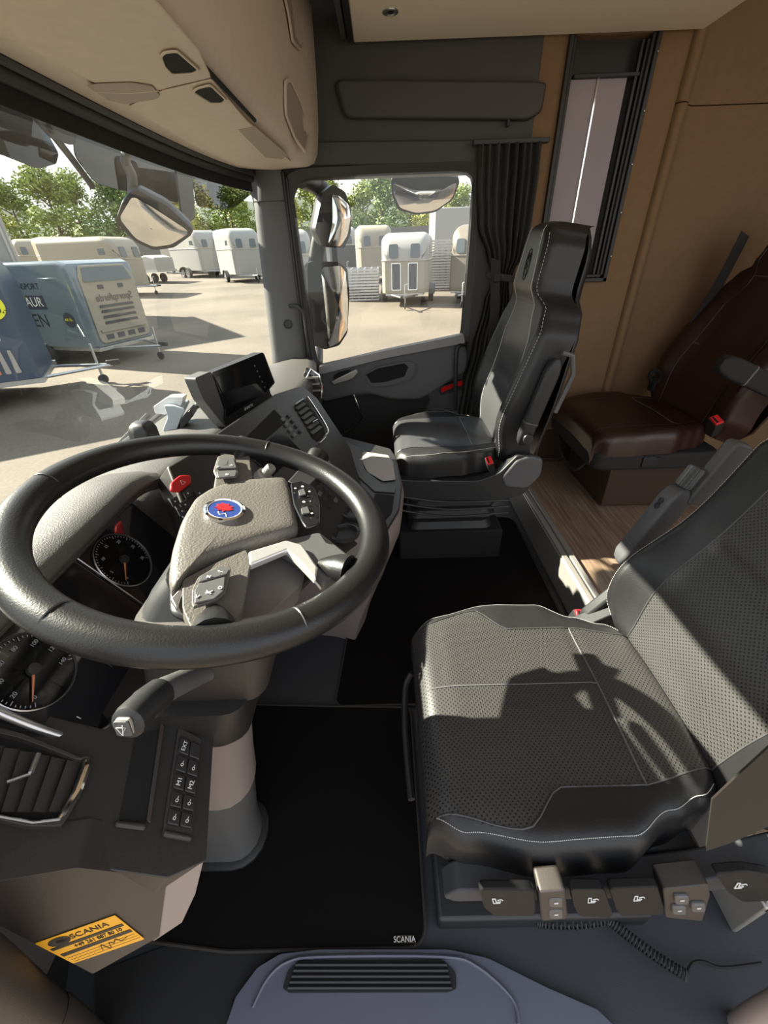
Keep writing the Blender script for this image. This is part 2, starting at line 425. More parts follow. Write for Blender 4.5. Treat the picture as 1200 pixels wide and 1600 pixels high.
# A-pillar, B-pillar
def pillar():
    secs = []
    for z, y0, y1 in ((.70, .585, .40), (.78, .568, .398), (1.1, .552, .398), (1.35, .540, .398), (1.50, .525, .398), (1.53, .50, .38)):
        secs.append([V((1.12, y0, z)), V((1.085, y0-.004, z)), V((1.065, y0-.03, z)), V((1.06, (y0+y1)/2, z)), V((1.062, y1+.02, z)), V((1.075, y1, z)), V((1.14, y1, z)), V((1.14, y0, z))])
    p = build('pillar_right', MB().loft(secs), 'pillar', kind='structure', ang=50)
    k = MB().lathe((1.062, .455, .93), (-1, 0, 0), [(0, 0), (.022, 0), (.022, .004), (.017, .006), (.015, .003), (0, .003)], 24); build('alarm_button', k, 'plastic', p)
    k = MB().box((1.066, .46, 1.405), (.012, .13, .003)); build('seam', k, 'trimdk', p)
    k = MB().tube([(1.08, .392, z) for z in (.72, 1.0, 1.3, 1.5)], .009); k.tube([(1.075, .378, z) for z in (.72, 1.0, 1.3, 1.48)], .007); build('seal', k, 'trimdk', p)
    b = build('pillar_left', MB().loft([[V((-p.x-.0, p.y, p.z)) for p in s] for s in secs]), 'pillar', kind='structure', ang=50)
    for v in b.data.vertices: v.co.x -= .07
    u = MB().box((1.12, -.52, 1.0), (.08, .20, 1.1)); build('pillar_rear', u, 'trimdark', kind='structure', bev=.01)
pillar()
# header rail over windscreen
hd = MB().loft([[V((x, y+dy-.10*(abs(x)/1.1)**4, z)) for dy, z in ((0, 1.60), (0, 1.50), (.03, 1.485), (.05, 1.50), (.06, 1.60))] for x in lin(-1.15, 1.12, 16) for y in (.60,)])
build('trim_7', hd, 'trimdk', kind='structure')
# windscreen
def wsY(x, z):
    t = (z-.70)/.82
    return (.80-.24*(abs(x)/1.1)**3)*(1-t)+(.62-.10*(abs(x)/1.1)**3)*t
ws = MB().grid([[(x, wsY(x, z), z) for x in lin(-1.1, 1.1, 25)] for z in lin(.70, 1.54, 8)])
build('window_1', ws, 'windshield_glass', kind='structure')
# lower bulkhead below the windscreen
bk = MB().grid([[(x, wsY(x, .7)+.01, z) for x in lin(-1.12, 1.12, 16)] for z in (-.1, .3, .70)], (0, .04, 0)); build('wall_front', bk, 'trimdk', kind='structure')

# ------------------------------------------------------------------ passenger door
WIN = [at(*p, X=1.1) for p in ((456, 310), (462, 288), (480, 278), (600, 271), (715, 267), (736, 271), (741, 285), (732, 400), (722, 524), (610, 547), (500, 572), (492, 558))]
def door():
    inner = resamp(WIN, 96); cc = sum(inner, V())/96
    outer = []
    for p in inner:
        d = p-cc; q = V((1.1, p.y+.03*(1 if d.y > 0 else -1)*min(1, abs(d.y)/.3), p.z+.028*(1 if d.z > 0 else -1)*min(1, abs(d.z)/.3))); outer.append(q)
    d = build('door_1', ringp([p+V((-.02, 0, 0)) for p in outer], inner, (.05, 0, 0)), 'trimdark', kind='structure', ang=50)
    seal = MB().tube([p+V((-.004, 0, 0)) for p in inner], .007, 8, closed=True); build('window_seal', seal, 'trimdk', d)
    frm = ringp([V((1.105, y, z)) for y, z in [((p.y-cc.y)*1.35+cc.y, (p.z-cc.z)*1.25+cc.z) for p in outer]], [p+V((-.0, 0, 0)) for p in outer], (.03, 0, 0)); build('door_frame', frm, 'trimdark', d)
    gl = MB().prism(inner, (.004, 0, 0)); build('door_glass', gl, 'clear', d, smooth=False)
    for v in d.children[-1].data.vertices: v.co.x += .022
    # lower door card
    card = MB().prism(yz([(.60, .70), (.36, .70), (-.02, .76), (-.42, .835), (-.46, .83), (-.46, .0), (.60, 0)], 1.16), (-.05, 0, 0)); build('door_card', card, 'doorgrey', d, bev=.004)
    # sweeping armrest moulding
    px = [(500, 575), (560, 561), (620, 548), (680, 534), (722, 528), (730, 545), (728, 575), (700, 590), (680, 605), (655, 618), (610, 618), (575, 608), (545, 612), (505, 622), (495, 600)]
    am = rnd([at(*p, X=1.10) for p in px], .3, 3); m_ = build('armrest', MB().prism(am, (-.085, 0, 0), .97), 'doorgrey', d, bev=.012, seg=4)
    px = [(505, 592), (600, 575), (690, 570), (690, 586), (650, 605), (610, 608), (575, 600), (510, 612)]
    rc = [at(*p, X=1.012) for p in ((572, 585), (590, 575), (632, 567), (638, 573), (632, 588), (600, 597), (580, 598))]
    build('pull_recess', MB().prism(rnd(rc, .3), (-.004, 0, 0)), 'void', d)
    rr = rnd([at(*p, X=1.008) for p in ((568, 586), (590, 572), (634, 564), (650, 566), (645, 590), (605, 603), (578, 603))], .3)
    build('pull_rim', ringp(resamp(rr, 48), resamp([at(*p, X=1.008) for p in ((572, 585), (590, 575), (632, 567), (638, 573), (632, 588), (600, 597), (580, 598))], 48), (-.008, 0, 0)), 'doorgrey', d)
    sw = MB()
    for x_, y_ in ((548, 570), (572, 563), (583, 560)): sw.box(at(x_, y_, X=1.01), (.02, .022, .008))
    build('window_switches', sw, 'plastic', d, bev=.002)
    tp = MB().prism(rnd([at(*p, X=1.04) for p in ((500, 569), (600, 545), (722, 520), (724, 533), (600, 557), (500, 582))], .1), (-.05, 0, 0)); build('door_sill_top', tp, 'sill_sunlit', d, bev=.008)
    # handle
    h = MB(); h.prism(rnd([at(*p, X=1.005) for p in ((516, 596), (520, 601), (552, 591), (561, 580), (558, 575), (548, 580))], .3), (-.016, 0, 0), .9)
    build('door_handle', h, 'silverpl', d, bev=.004, seg=3)
    h = MB().prism(rnd([at(*p, X=1.012) for p in ((520, 588), (530, 581), (548, 577), (548, 584), (525, 595))], .3), (-.003, 0, 0)); build('handle_recess', h, 'void', d)
    # speaker with chrome strip
    s = MB().prism(rnd([at(*p, X=1.10) for p in ((498, 622), (552, 612), (566, 652), (538, 678), (500, 676))], .2), (-.012, 0, 0)); build('speaker_grille', s, 'matte', d, bev=.003)
    s = MB().tube([at(*p, X=1.085) for p in ((552, 615), (562, 640), (566, 652), (552, 668), (533, 680))], .004, 8); build('chrome_strip', s, 'chrome', d)
    s = MB().prism(rnd([at(*p, X=1.105) for p in ((500, 625), (590, 615), (640, 625), (668, 612), (672, 625), (655, 660), (600, 720), (500, 720))], .15), (-.006, 0, 0)); build('lower_pocket', s, 'trimdk', d)
    # reflector
    r = MB().prism(rnd([at(*p, X=1.095) for p in ((686, 603), (724, 591), (726, 606), (688, 617))], .2), (-.01, 0, 0)); build('reflector_surround', r, 'trimdk', d, bev=.002)
    r = MB().prism([at(*p, X=1.085) for p in ((689, 606), (708, 599), (708, 605), (690, 613))], (-.003, 0, 0)); r.prism([at(*p, X=1.085) for p in ((711, 598), (722, 594), (723, 602), (711, 604))], (-.003, 0, 0))
    build('reflector', r, 'redref', d, smooth=False)
door()
def grab(name, px, X, r, lab):
    P = cr_([at(*p, X=X) for p in px], 6); o = build(name, MB().tube(P, r, 12), 'plastic'); tag(o, lab, 'handle')
g = build('grab_handle', MB().tube(cr_([at(453, 478, X=1.06), at(466, 479, X=1.03), at(475, 492, X=1.02), at(480, 525, X=1.02), at(486, 560, X=1.05), at(487, 570, X=1.06)], 6), .009, 12), 'plastic')
tag(g, 'slim black grab handle on the pillar at the front of the passenger door window', 'handle')
g = build('grab_handle', MB().tube(cr_([at(728, 537, X=1.03), at(718, 540, X=.99), at(713, 553, X=.98), at(712, 600, X=.98), at(712, 640, X=1.0)], 6), .010, 12), 'plastic')
tag(g, 'black bent grab rail between the passenger door and the curtain', 'handle')

# ------------------------------------------------------------------ dashboard
DL = V((.1, .5, .4))
dash = root('dashboard', DL, 'wide black and grey truck dashboard with instrument cluster, vents and centre stack under the windscreen', 'dashboard')
def yn(x):
    K = [(-.42, .52), (-.2, .53), (.0, .50), (.12, .475), (.3, .40), (.5, .315), (.7, .305), (.9, .315), (1.06, .34)]
    for (a, b), (c, d) in zip(K, K[1:]):
        if x <= c: t = (x-a)/(c-a); return b+(d-b)*t
    return K[-1][1]
secs = []
for x in lin(-.42, 1.055, 26):
    a = yn(x); w_ = wsY(x, .72)-.012
    secs.append([V((x, y, z)) for y, z in ((a+.22, .10), (a+.12, .30), (a+.035, .52), (a+.004, .70), (a, .745), (a+.012, .765), (a+.04, .775), ((a+w_)/2, .772), (w_, .745), (w_+.01, .70), (w_, .10))])
build('dash_body', MB().loft(secs), 'dashgrain', dash, ang=50)
secs = []
for x in lin(-1.05, -.43, 12):
    w_ = wsY(x, .72)-.012
    secs.append([V((x, y, z)) for y, z in ((.66, .10), (.62, .45), (.60, .70), (.60, .79), (.64, .815), (max(w_-.02, .66), .775), (max(w_, .67), .72), (max(w_, .68), .10))])
build('dash_driver_side', MB().loft(secs), 'dashgrain', dash, ang=50)
# passenger end with chrome side vent
ev = MB().prism(rnd([at(*p, X=.75) for p in ((478, 573), (492, 580), (503, 600), (505, 628), (498, 640), (487, 618), (472, 600))], .25), (-.06, 0, 0), .95); build('end_cap', ev, 'dashblack', dash, bev=.008)
ev = MB().tube([at(*p, X=.68) for p in ((474, 600), (486, 577), (498, 586), (503, 602), (502, 622))], .005, 8); build('chrome_trim', ev, 'chrome', dash)
for k in range(3):
    p = at(488+k*2, 590+k*10, X=.68); build('vent_louvre', MB().box(p, (.012, .05, .006)), 'silverpl', dash)
# instrument binnacle ---------------------------------------------------
cp = (V((-.62, .49, .745)), V((0, -.83, .55)))
cf = frame((-.62, .49, .745), (1, 0, 0), (0, .55, .83))     # x right, y up, normal to driver
outl = rrect(cf, -.182, -.132, .245, .105, .03)
build('cluster_glass', MB().prism(outl, cf(0, 0, -.02)-cf(0, 0, 0)), 'gloss', dash, bev=.002)
# hood over the cluster, grained
rows = []
for x in lin(-.30, .32, 22):
    X_ = -.62+x; e = max(0, (abs(x)-.2)/.12); dz = -.03*e*e
    rows.append([V((X_, y, z+dz)) for y, z in ((.55, .815), (.492, .828), (.486, .842), (.50, .856), (.535, .861), (.58, .858), (.635, .845), (.68, .80), (.69, .74))])
build('cluster_hood', MB().grid(rows, (0, .006, -.010)), 'dashgrain', dash, ang=70)
GS = .86
for s_, ts in ((-.121, (0, 20, 40, 60, 80, 100, 120, 140)), (.115, (0, 5, 10, 15, 20, 25, 30))):
    g = build('gauge', MB().lathe(cf(s_, .005, .001), cf(0, 0, 1)-cf(0, 0, 0), [(.053, 0), (.0545, .001), (.0545, .003), (.053, .004), (.0525, .002), (.0525, 0)], 48), 'satin', dash)
    build('dial_face', MB().lathe(cf(s_, .005, 0), cf(0, 0, 1)-cf(0, 0, 0), [(0, .0015), (.0525, .0015)], 48), 'screen', g)
    mb = MB()
    for i in range(41):
        a = R_(220-260*i/40); l = .003 if i % 5 else .006
        c_ = cf(s_+math.cos(a)*(.050-l/2), .005+math.sin(a)*(.050-l/2), .003)
        d1 = cf(math.cos(a), math.sin(a), 0)-cf(0, 0, 0); d2 = cf(-math.sin(a), math.cos(a), 0)-cf(0, 0, 0)
        mb.add([c_-d1*l/2-d2*.0006, c_+d1*l/2-d2*.0006, c_+d1*l/2+d2*.0006, c_-d1*l/2+d2*.0006], [(0, 1, 2, 3)])
    build('scale_marks', mb, 'dimink', g, smooth=False)
    for i, tx in enumerate(ts):
        a = R_(220-260*i/(len(ts)-1)); text('numeral', str(tx), cf(s_+math.cos(a)*.037, .005+math.sin(a)*.037, .003), (1, 0, 0), (0, .55, .83), .008, 'dimink', g)
    a = R_(215); n_ = MB(); p0 = cf(s_, .005, .005); p1 = cf(s_+math.cos(a)*.043, .005+math.sin(a)*.043, .005); n_.tube([p0, p1], [.0022, .0006], 6); build('needle', n_, 'orange', g)
    build('hub', MB().lathe(cf(s_, .005, .003), cf(0, 0, 1)-cf(0, 0, 0), [(.009, 0), (.008, .005), (0, .006)], 20), 'plastic', g)
mb = MB().prism(rrect(cf, -.055, -.075, .042, .075, .008, c=.001), cf(0, 0, .001)-cf(0, 0, 0)); build('centre_display', mb, 'screen', dash)
for q in (.06, -.058): build('divider_strip', MB().tube([cf(q, -.085, .004), cf(q, .085, .004)], .0012, 6), 'satin', dash)
text('fuel_scale', '0   1/2   1', cf(-.165, -.082, .004), (1, 0, 0), (0, .55, .83), .010, 'ink', dash)
# chrome lip under the cluster
pass
# steering side panel left of the column (plane A) -----------------------
pA = (V((-.85, .29, .60)), V((0, -.6, 1)))
A = lambda x, y, c=0: at(x, y, pl=pA)+V((0, -.514, .857))*c
poly = rnd([A(*p) for p in ((-90, 1075), (0, 1100), (165, 1140), (235, 1085), (335, 1130), (322, 1345), (262, 1372), (120, 1352), (-90, 1385))], .08)
build('lower_panel', MB().prism(poly, (0, .03, -.05)), 'dashblack', dash, bev=.012, seg=4)
build('chrome_lip', MB().tube(cr_([cf(a_, b_, .006) for a_, b_ in ((-.184, .06), (-.182, -.02), (-.174, -.09), (-.15, -.122), (-.10, -.133), (-.04, -.134), (.02, -.134))], 5), .0055, 10), 'satin', dash)
# air vent
vp = [(-60, 1140), (30, 1160), (122, 1195), (134, 1190), (122, 1240), (92, 1288), (40, 1288), (-60, 1265)]
build('vent_frame', ringp(resamp(rnd([A(p[0]+(p[0]-30)*.06, p[1]+(p[1]-1220)*.14, .001) for p in vp], .15), 64), resamp(rnd([A(*p, .001) for p in vp], .15), 64), V((0, -.5, .85))*.012), 'dashbrown', dash, bev=.002)
build('vent_cavity', MB().prism(rnd([A(*p, .0005) for p in vp], .12), V((0, -.5, .85))*.001), 'void', dash)
for i in range(6):
    x0 = -20+i*24
    mb = MB(); a, b = A(x0+14, 1168+i*5, .006), A(x0-14, 1272, .006); n_ = V((0, -.51, .86)); s_ = (b-a).cross(n_).normalized()
    mb.add([a-s_*.008-n_*.004, a+s_*.007+n_*.004, b+s_*.007+n_*.004, b-s_*.008-n_*.004], [(0, 1, 2, 3)]); mb.v += [p-n_*.003 for p in mb.v]
    mb.f += [(7, 6, 5, 4), (0, 4, 5, 1), (1, 5, 6, 2), (2, 6, 7, 3), (3, 7, 4, 0)]; build('vent_louvre', mb, 'dashbrown', dash, smooth=False)
mb = MB().tube([A(131, 1195, .012), A(133, 1205, .012), A(118, 1245, .013), A(92, 1285, .012)], [.003, .0055, .0055, .003], 8); build('chrome_vent_edge', mb, 'chrome', dash)
mb = MB().tube([A(92, 1287, .011), A(50, 1292, .011), A(-60, 1272, .011)], .0022, 8); build('chrome_vent_line', mb, 'satin', dash)
mb = MB().tube([A(58, 1187, .016), A(47, 1216, .016)], .0032, 8); mb.tube([A(47, 1216, .013), A(10, 1228, .011)], .002, 6); build('vent_slider', mb, 'satin', dash)
# storage slot
sp = [(212, 1150), (250, 1140), (228, 1285), (186, 1282)]
build('slot_recess', MB().prism(rnd([A(*p, .0006) for p in sp], .06), V((0, -.5, .85))*.001), 'void', dash)
build('slot_lip', MB().prism([A(*p, .001) for p in ((179, 1284), (228, 1288), (226, 1300), (178, 1294))], V((0, -.5, .85))*.006), 'dashbrown', dash, bev=.003)
build('slot_rail', MB().prism([A(*p, .001) for p in ((250, 1130), (256, 1136), (234, 1288), (228, 1284))], V((0, -.5, .85))*.004), 'dashbrown', dash, bev=.001)
# button field
build('button_frame', MB().prism(rnd([A(*p, .0005) for p in ((278, 1138), (314, 1156), (298, 1316), (252, 1308))], .05), V((0, -.5, .85))*.003), 'dashbrown', dash, bev=.002)
bL = ['EXT', 'J1', 'M1', 'K3', 'T2']; bR = ['', 'A1', 'M2', 'A4', 'A5']
def q2(s, t):   # bilinear over the field
    a, b, c, d = (280, 1152), (313, 1166), (298, 1300), (258, 1292)
    return tuple((1-s)*(1-t)*a[i]+s*(1-t)*b[i]+s*t*c[i]+(1-s)*t*d[i] for i in (0, 1))
for cidx, names in enumerate((bL, bR)):
    for i, nm in enumerate(names):
        s0, s1 = cidx*.5+.02, cidx*.5+.48; t0, t1 = i/5+.012, (i+1)/5-.012
        k = build('button', MB().prism([A(*q2(*st), .003) for st in ((s0, t0), (s1, t0), (s1, t1), (s0, t1))], V((0, -.5, .85))*.005), 'dashblack', dash, bev=.0015)
        if nm: text('button_mark', nm if len(nm) == 3 or nm in ('M1', 'M2') else '\u25a1'[:0]+'o-', A(*q2((s0+s1)/2, (t0+t1)/2), .0084), (1, .0, 0), (0, .857, .514), .0085 if len(nm) < 3 else .0075, 'ink', k)
build('button_lip', MB().prism([A(*p, .001) for p in ((254, 1298), (299, 1308), (297, 1318), (252, 1310))], V((0, -.5, .85))*.008), 'dashbrown', dash, bev=.003)
# end face with the maintenance sticker (plane E)
E1, E2, E3 = A(300, 1348), A(-90, 1390), at(145, 1520, X=-.962)
nE = (E1-E2).cross(E3-E2).normalized()
if nE.x > 0: nE = -nE
pE = (E1, nE); EE = lambda x, y, c=0: at(x, y, pl=pE)+nE*c
build('end_face', MB().prism(rnd([EE(*p) for p in ((-90, 1392), (120, 1356), (262, 1372), (252, 1462), (145, 1522), (-90, 1400))], .04), nE*-.05), 'dashbrown', dash, bev=.006)
build('end_face_edge', MB().prism([EE(*p, .001) for p in ((262, 1372), (318, 1346), (306, 1395), (285, 1440), (240, 1470), (250, 1462))], V((.03, .05, 0))), 'lilac', dash, bev=.004)
st = rnd([EE(*p, .001) for p in ((55, 1472), (180, 1428), (226, 1465), (115, 1503))], .02)
so = build('maintenance_sticker', MB().prism(st, nE*.0006), 'yellow'); tag(so, 'orange yellow service sticker with black lettering on the left end of the dashboard', 'sticker')
sxd = (EE(180, 1428)-EE(55, 1472)).normalized(); syd = (EE(55, 1472)-EE(115, 1503)).normalized()
sw_ = (EE(180, 1428)-EE(55, 1472)).length; shh = (EE(55, 1472)-EE(115, 1503)).length; so0 = EE(55, 1472, .0018)
def sk(u, v): return so0+sxd*sw_*u-syd*shh*v
text('sticker_title', 'SCANIA', sk(.60, .16), sxd, syd, shh*.20, 'blackink', so, fit=sw_*.48)
for v0, v1 in ((.30, .38), (.56, .66)):
    build('sticker_bar', MB().prism([sk(.04, v0), sk(.96, v0), sk(.96, v1), sk(.04, v1)], nE*.0004), 'blackink', so, smooth=False)
text('sticker_phone', '+49 261 887 80 10', sk(.58, .47), sxd, syd, shh*.16, 'blackink', so, fit=sw_*.62)
build('sticker_emblem', MB().lathe(sk(.22, .17), nE, [(shh*.13, 0), (shh*.13, .0005), (shh*.06, .0005), (shh*.05, 0)], 20), 'blackink', so)
mb = MB()
for v in (.76, .85, .94): mb.tube([sk(.05, v), sk(.95, v)], .00025, 4)
mb.tube(cr_([sk(.45, .9), sk(.5, .72), sk(.54, .95), sk(.6, .74), sk(.64, .82), sk(.7, .7), sk(.74, .82), sk(.85, .76)], 4), .0005, 4); build('handwriting', mb, 'blackink', so)

# right wing and centre stack (plane CS) ---------------------------------
nC = V((-.13, -.70, .70)).normalized(); pC = (V((-.35, .43, .82)), nC)
Cc = lambda x, y, c=0: at(x, y, pl=pC)+nC*c
uC = V((.7, -.13, 0)).normalized(); vC = nC.cross(uC)
build('centre_stack', MB().prism(rnd([Cc(*p) for p in ((262, 728), (300, 706), (345, 672), (430, 615), (472, 602), (496, 622), (548, 700), (566, 760), (585, 830), (520, 880), (420, 890), (330, 870), (300, 830))], .06), -nC*.06), 'dashblack', dash, bev=.006, seg=3)
hz = build('hazard_switch', MB().prism(rnd([Cc(*p, .001) for p in ((264, 757), (279, 744), (297, 744), (298, 757), (280, 771), (264, 770))], .3), nC*.006, .93), 'red', dash, bev=.002)
mb = MB(); c_ = Cc(283, 757, .0075); tr = [c_+uC*.0065*math.cos(R_(90+120*k))+vC*.0065*math.sin(R_(90+120*k)) for k in range(3)]; mb.tube(tr, .0006, 5, closed=True); build('hazard_triangle', mb, 'ink', hz)
for p in ((272, 785), (288, 790), (292, 772), (310, 772), (283, 800)):
    k = build('switch', MB().prism(rnd([Cc(p[0]+dx, p[1]+dy, .0005) for dx, dy in ((-8, -3), (3, -9), (9, 3), (-2, 9))], .1), nC*.003), 'plastic', dash, bev=.001)
    text('switch_mark', 'o', Cc(*p, .004), uC, vC, .007, 'ink', k)
build('divider_strip', MB().tube([Cc(262, 780, .002), Cc(286, 810, .002)], .0015, 6), 'satin', dash)
# radio display slot behind the wheel
build('radio_display', MB().prism(rnd([Cc(*p, .001) for p in ((388, 712), (438, 672), (470, 705), (425, 745))], .06), nC*.002), 'screen', dash, bev=.001)
build('stack_recess', MB().prism(rnd([Cc(*p, .001) for p in ((378, 690), (428, 640), (446, 660), (400, 700))], .06), nC*.001), 'void', dash)
for p in ((441, 656), (447, 664), (453, 672), (459, 680), (451, 650), (457, 658), (463, 666), (469, 674)):
    build('radio_button', MB().box(Cc(*p, .002), (.017, .012, .006), Matrix((uC, vC, nC)).transposed()), 'plasticgrey' if p[0] % 3 == 0 else 'plastic', dash, bev=.0008)
vq = [(459, 633), (474, 624), (505, 668), (508, 683), (496, 690), (488, 684)]
build('vent_cavity', MB().prism(rnd([Cc(*p, .001) for p in vq], .15), nC*.001), 'void', dash)
for i in range(6):
    t = (i+.5)/6; a = Cc(460+28*t, 636+46*t, .004); b = Cc(473+30*t, 627+44*t, .004); n_ = nC; s_ = (b-a).cross(n_).normalized()
    mb = MB().prism([a-s_*.006-n_*.002, a+s_*.006+n_*.003, b+s_*.006+n_*.003, b-s_*.006-n_*.002], -n_*.002); build('vent_louvre', mb, 'dashbrown', dash, smooth=False)
build('chrome_vent_edge', MB().tube(cr_([Cc(479, 622, .005), Cc(494, 645, .006), Cc(508, 669, .007), Cc(509, 680, .007), Cc(497, 693, .006)], 4), .004, 8), 'chrome', dash)
for p, q in (((460, 634), (472, 626)), ((487, 662), (494, 658))): build('vent_slider', MB().tube([Cc(*p, .008), Cc(*q, .008)], .0025, 8), 'satin', dash)
for i in range(4):
    for j in range(3):
        x_, y_ = 499+i*9+j*8, 772+j*9-i*8
        build('climate_button', MB().box(Cc(x_, y_, .002), (.016, .012, .006), Matrix((uC, vC, nC)).transposed()), 'plasticgrey' if (i+j) % 3 == 0 else 'plastic', dash, bev=.0008)
# stubby silver knob end of the right-hand stalk
kb = build('right_stalk_end', MB().lathe(Cc(408, 748, .0), nC, [(.022, 0), (.020, .018), (.013, .020), (.013, .045), (.011, .05), (0, .05)], 24), 'silverpl', dash)

# centre console toward the floor
cons = root('centre_console', (.2, .15, 0), 'grey engine tunnel console with flat tray top and cup holders beside the passenger seat', 'console')
pl = [at(*p, Z=.55) for p in ((532, 684), (556, 690), (610, 704), (618, 716), (628, 762), (624, 800), (600, 840), (545, 830))]
topz = rnd(pl+[V((-.12, .30, .55)), V((.0, .62, .55)), V((.52, .62, .55))], .12, 3)
rings = []
for z, k in ((.0, .60), (.12, .68), (.25, .80), (.38, .92), (.47, 1.0), (.53, 1.02), (.55, 1.0)):
    rings.append([V((p.x*1.0 + (.25-p.x)*(1-k)*.6, p.y+(.45-p.y)*(1-k)*.7, z)) for p in topz])
build('console_body', MB().loft(rings), 'lilac', cons, ang=60)
build('console_rim', MB().prism([V((p.x, p.y, .551)) for p in topz], (0, 0, .008)), 'dashblack', cons, bev=.003)
build('tray_mat', MB().prism(rnd([at(*p, Z=.561) for p in ((566, 706), (606, 712), (614, 722), (618, 750), (598, 752), (574, 738), (567, 724))], .15), (0, 0, .003)), 'lilac_lt', cons, bev=.001)
build('tray_front', MB().prism(rnd([at(*p, Z=.561) for p in ((540, 690), (562, 700), (570, 735), (596, 756), (618, 758), (617, 770), (585, 768), (560, 745))], .06), (0, 0, .002)), 'pillar', cons)
build('console_tray', MB().prism(rnd([at(*p, Z=.56) for p in ((586, 772), (616, 775), (612, 800), (592, 822), (575, 812))], .15), (0, 0, .002)), 'void', cons)
cu = build('cup_holder', MB().lathe(at(538, 833, Z=.565), (0, 0, 1), [(.042, -.004), (.042, .004), (.036, .006), (.034, .0), (.033, -.01), (0, -.01)], 32), 'plastic', cons)
cu = build('cup_holder', MB().lathe(at(556, 800, Z=.565), (0, 0, 1), [(.042, -.004), (.042, .004), (.036, .006), (.034, .0), (.033, -.01), (0, -.01)], 32), 'plastic', cons)

# ------------------------------------------------------------------ steering wheel
WC = V((-.62, .235, .915)); tl = R_(13.8)
wf = frame(WC, (1, 0, 0), (0, math.cos(tl), math.sin(tl)))
wn = wf(0, 0, 1)-wf(0, 0, 0)
W = lambda x, y, c=0: at(x, y, pl=(WC+wn*c, wn))
sw = root('steering_wheel', WC-V((0, 0, .1)), 'large black leather truck steering wheel with round emblem and silver spoke inlay', 'steering wheel')
RW = .222
rim = [wf(RW*math.cos(a), RW*math.sin(a), 0) for a in lin(0, 2*PI, 121)[:-1]]
build('rim', MB().tube(rim, .0185, 18, closed=True, el=1.15, upv=wn), 'leather_rim', sw)
mb = MB()
for i in range(0, 300):
    a = 2*PI*i/300
    if (i // 75) % 2 == 0 or 1:
        c = wf((RW-.0165)*math.cos(a), (RW-.0165)*math.sin(a), .0085); d = wf(-math.sin(a), math.cos(a), 0)-wf(0, 0, 0); e_ = wf(math.cos(a), math.sin(a), 0)-wf(0, 0, 0)
        mb.tube([c-e_*.0022-d*.0008, c+e_*.0022+d*.0008+wn*.0008], .0005, 4)
build('stitching', mb, 'stitch_dk', sw, smooth=False)
for px in ((430, 690), (462, 970), (70, 760), (60, 990)):
    mb = MB()
    p = W(*px)-WC; a = math.atan2(p.dot(wf(0, 1, 0)-wf(0, 0, 0)), p.x)
    c = wf(RW*math.cos(a), RW*math.sin(a), 0); e_ = (wf(math.cos(a), math.sin(a), 0)-wf(0, 0, 0))
    mb.tube([c+e_*.0192*math.cos(t)+wn*.0192*1.0*math.sin(t) for t in lin(0, 2*PI, 25)[:-1]], .0011, 5, closed=True)
    build('rim_seam', mb, 'leather_grey_lit', sw)
hubpx = [(330, 768), (365, 757), (410, 752), (448, 750), (456, 775), (462, 805), (468, 834), (420, 846), (372, 862), (330, 877), (300, 896), (268, 932), (263, 905), (268, 868), (283, 820), (304, 785)]
hp = rnd([W(*p, -.012) for p in hubpx], .3, 3); cc = sum(hp, V())/len(hp)
rings = [[cc+(p-cc)*k+wn*c for p in hp] for k, c in ((.90, -.045), (.97, -.02), (1.0, -.003), (.99, .004), (.965, .008), (.93, .0105), (.86, .0125), (.7, .0135), (.4, .014), (.05, .014))]
build('hub_pad', MB().loft(rings), 'grainhub', sw, ang=60)
# badge
bc = W(351, 799, .003); build('badge_ring', MB().lathe(bc, wn, [(.0275, -.004), (.0275, .004), (.0245, .0055), (.0235, .004), (.0235, 0)], 40), 'chrome', sw)
bd = build('badge', MB().lathe(bc+wn*.003, wn, [(.0236, 0), (.0236, .001)], 40), 'blue', sw)
bf = frame(bc+wn*.0042, wf(1, 0, 0)-wf(0, 0, 0), wf(0, 1, 0)-wf(0, 0, 0))
gr = [(-.004, -.006), (.002, -.012), (.004, -.007), (.009, -.010), (.010, -.003), (.015, -.002), (.013, .004), (.016, .008), (.010, .009), (.009, .014), (.004, .011), (-.001, .014), (-.002, .009), (-.007, .008), (-.004, .003), (-.009, .0), (-.004, -.002)]
build('badge_crest', MB().prism([bf(-b*.9+.0, a, 0) if 0 else bf(a*.85, b*.95, 0) for a, b in gr], wn*.0008), 'red', bd, smooth=False)
mb = MB().tube([bf(-.017, -.008), bf(-.010, -.004), bf(-.015, .002), bf(-.009, .006)], .0008, 5); mb.tube([bf(.0225*math.cos(t), .0225*math.sin(t)) for t in lin(0, 2*PI, 31)[:-1]], .0006, 5, closed=True)
build('badge_lines', mb, 'white', bd)
# base plate linking the spokes + silver frame below the pad
build('hub_back', MB().prism(rnd([W(*p, -.055) for p in ((300, 790), (450, 745), (500, 800), (520, 870), (430, 960), (320, 980), (262, 960), (258, 900))], .2), -wn*.05, .8), 'plastic', sw, bev=.008)
def spoke(name, pts, m_, c0=-.012, th=.018, bev=.005, par=None, t2=.93): return build(name, MB().prism(rnd([W(*p, c0) for p in pts], .15), -wn*th, 1.0), m_, par or sw, bev=bev, seg=3)
spoke('spoke', [(332, 770), (338, 735), (345, 705), (372, 692), (388, 700), (392, 722), (396, 752)], 'grainhub', -.006)
spoke('spoke', [(448, 752), (470, 728), (480, 705), (512, 712), (522, 730), (500, 745), (480, 765)], 'plastic', -.008)
spoke('spoke', [(445, 842), (500, 830), (548, 868), (545, 895), (505, 912), (480, 880), (440, 858)], 'plasticgrey', -.012)
spoke('spoke', [(285, 905), (330, 882), (385, 858), (392, 880), (378, 955), (345, 985), (300, 985), (285, 950)], 'grainhub', -.006)
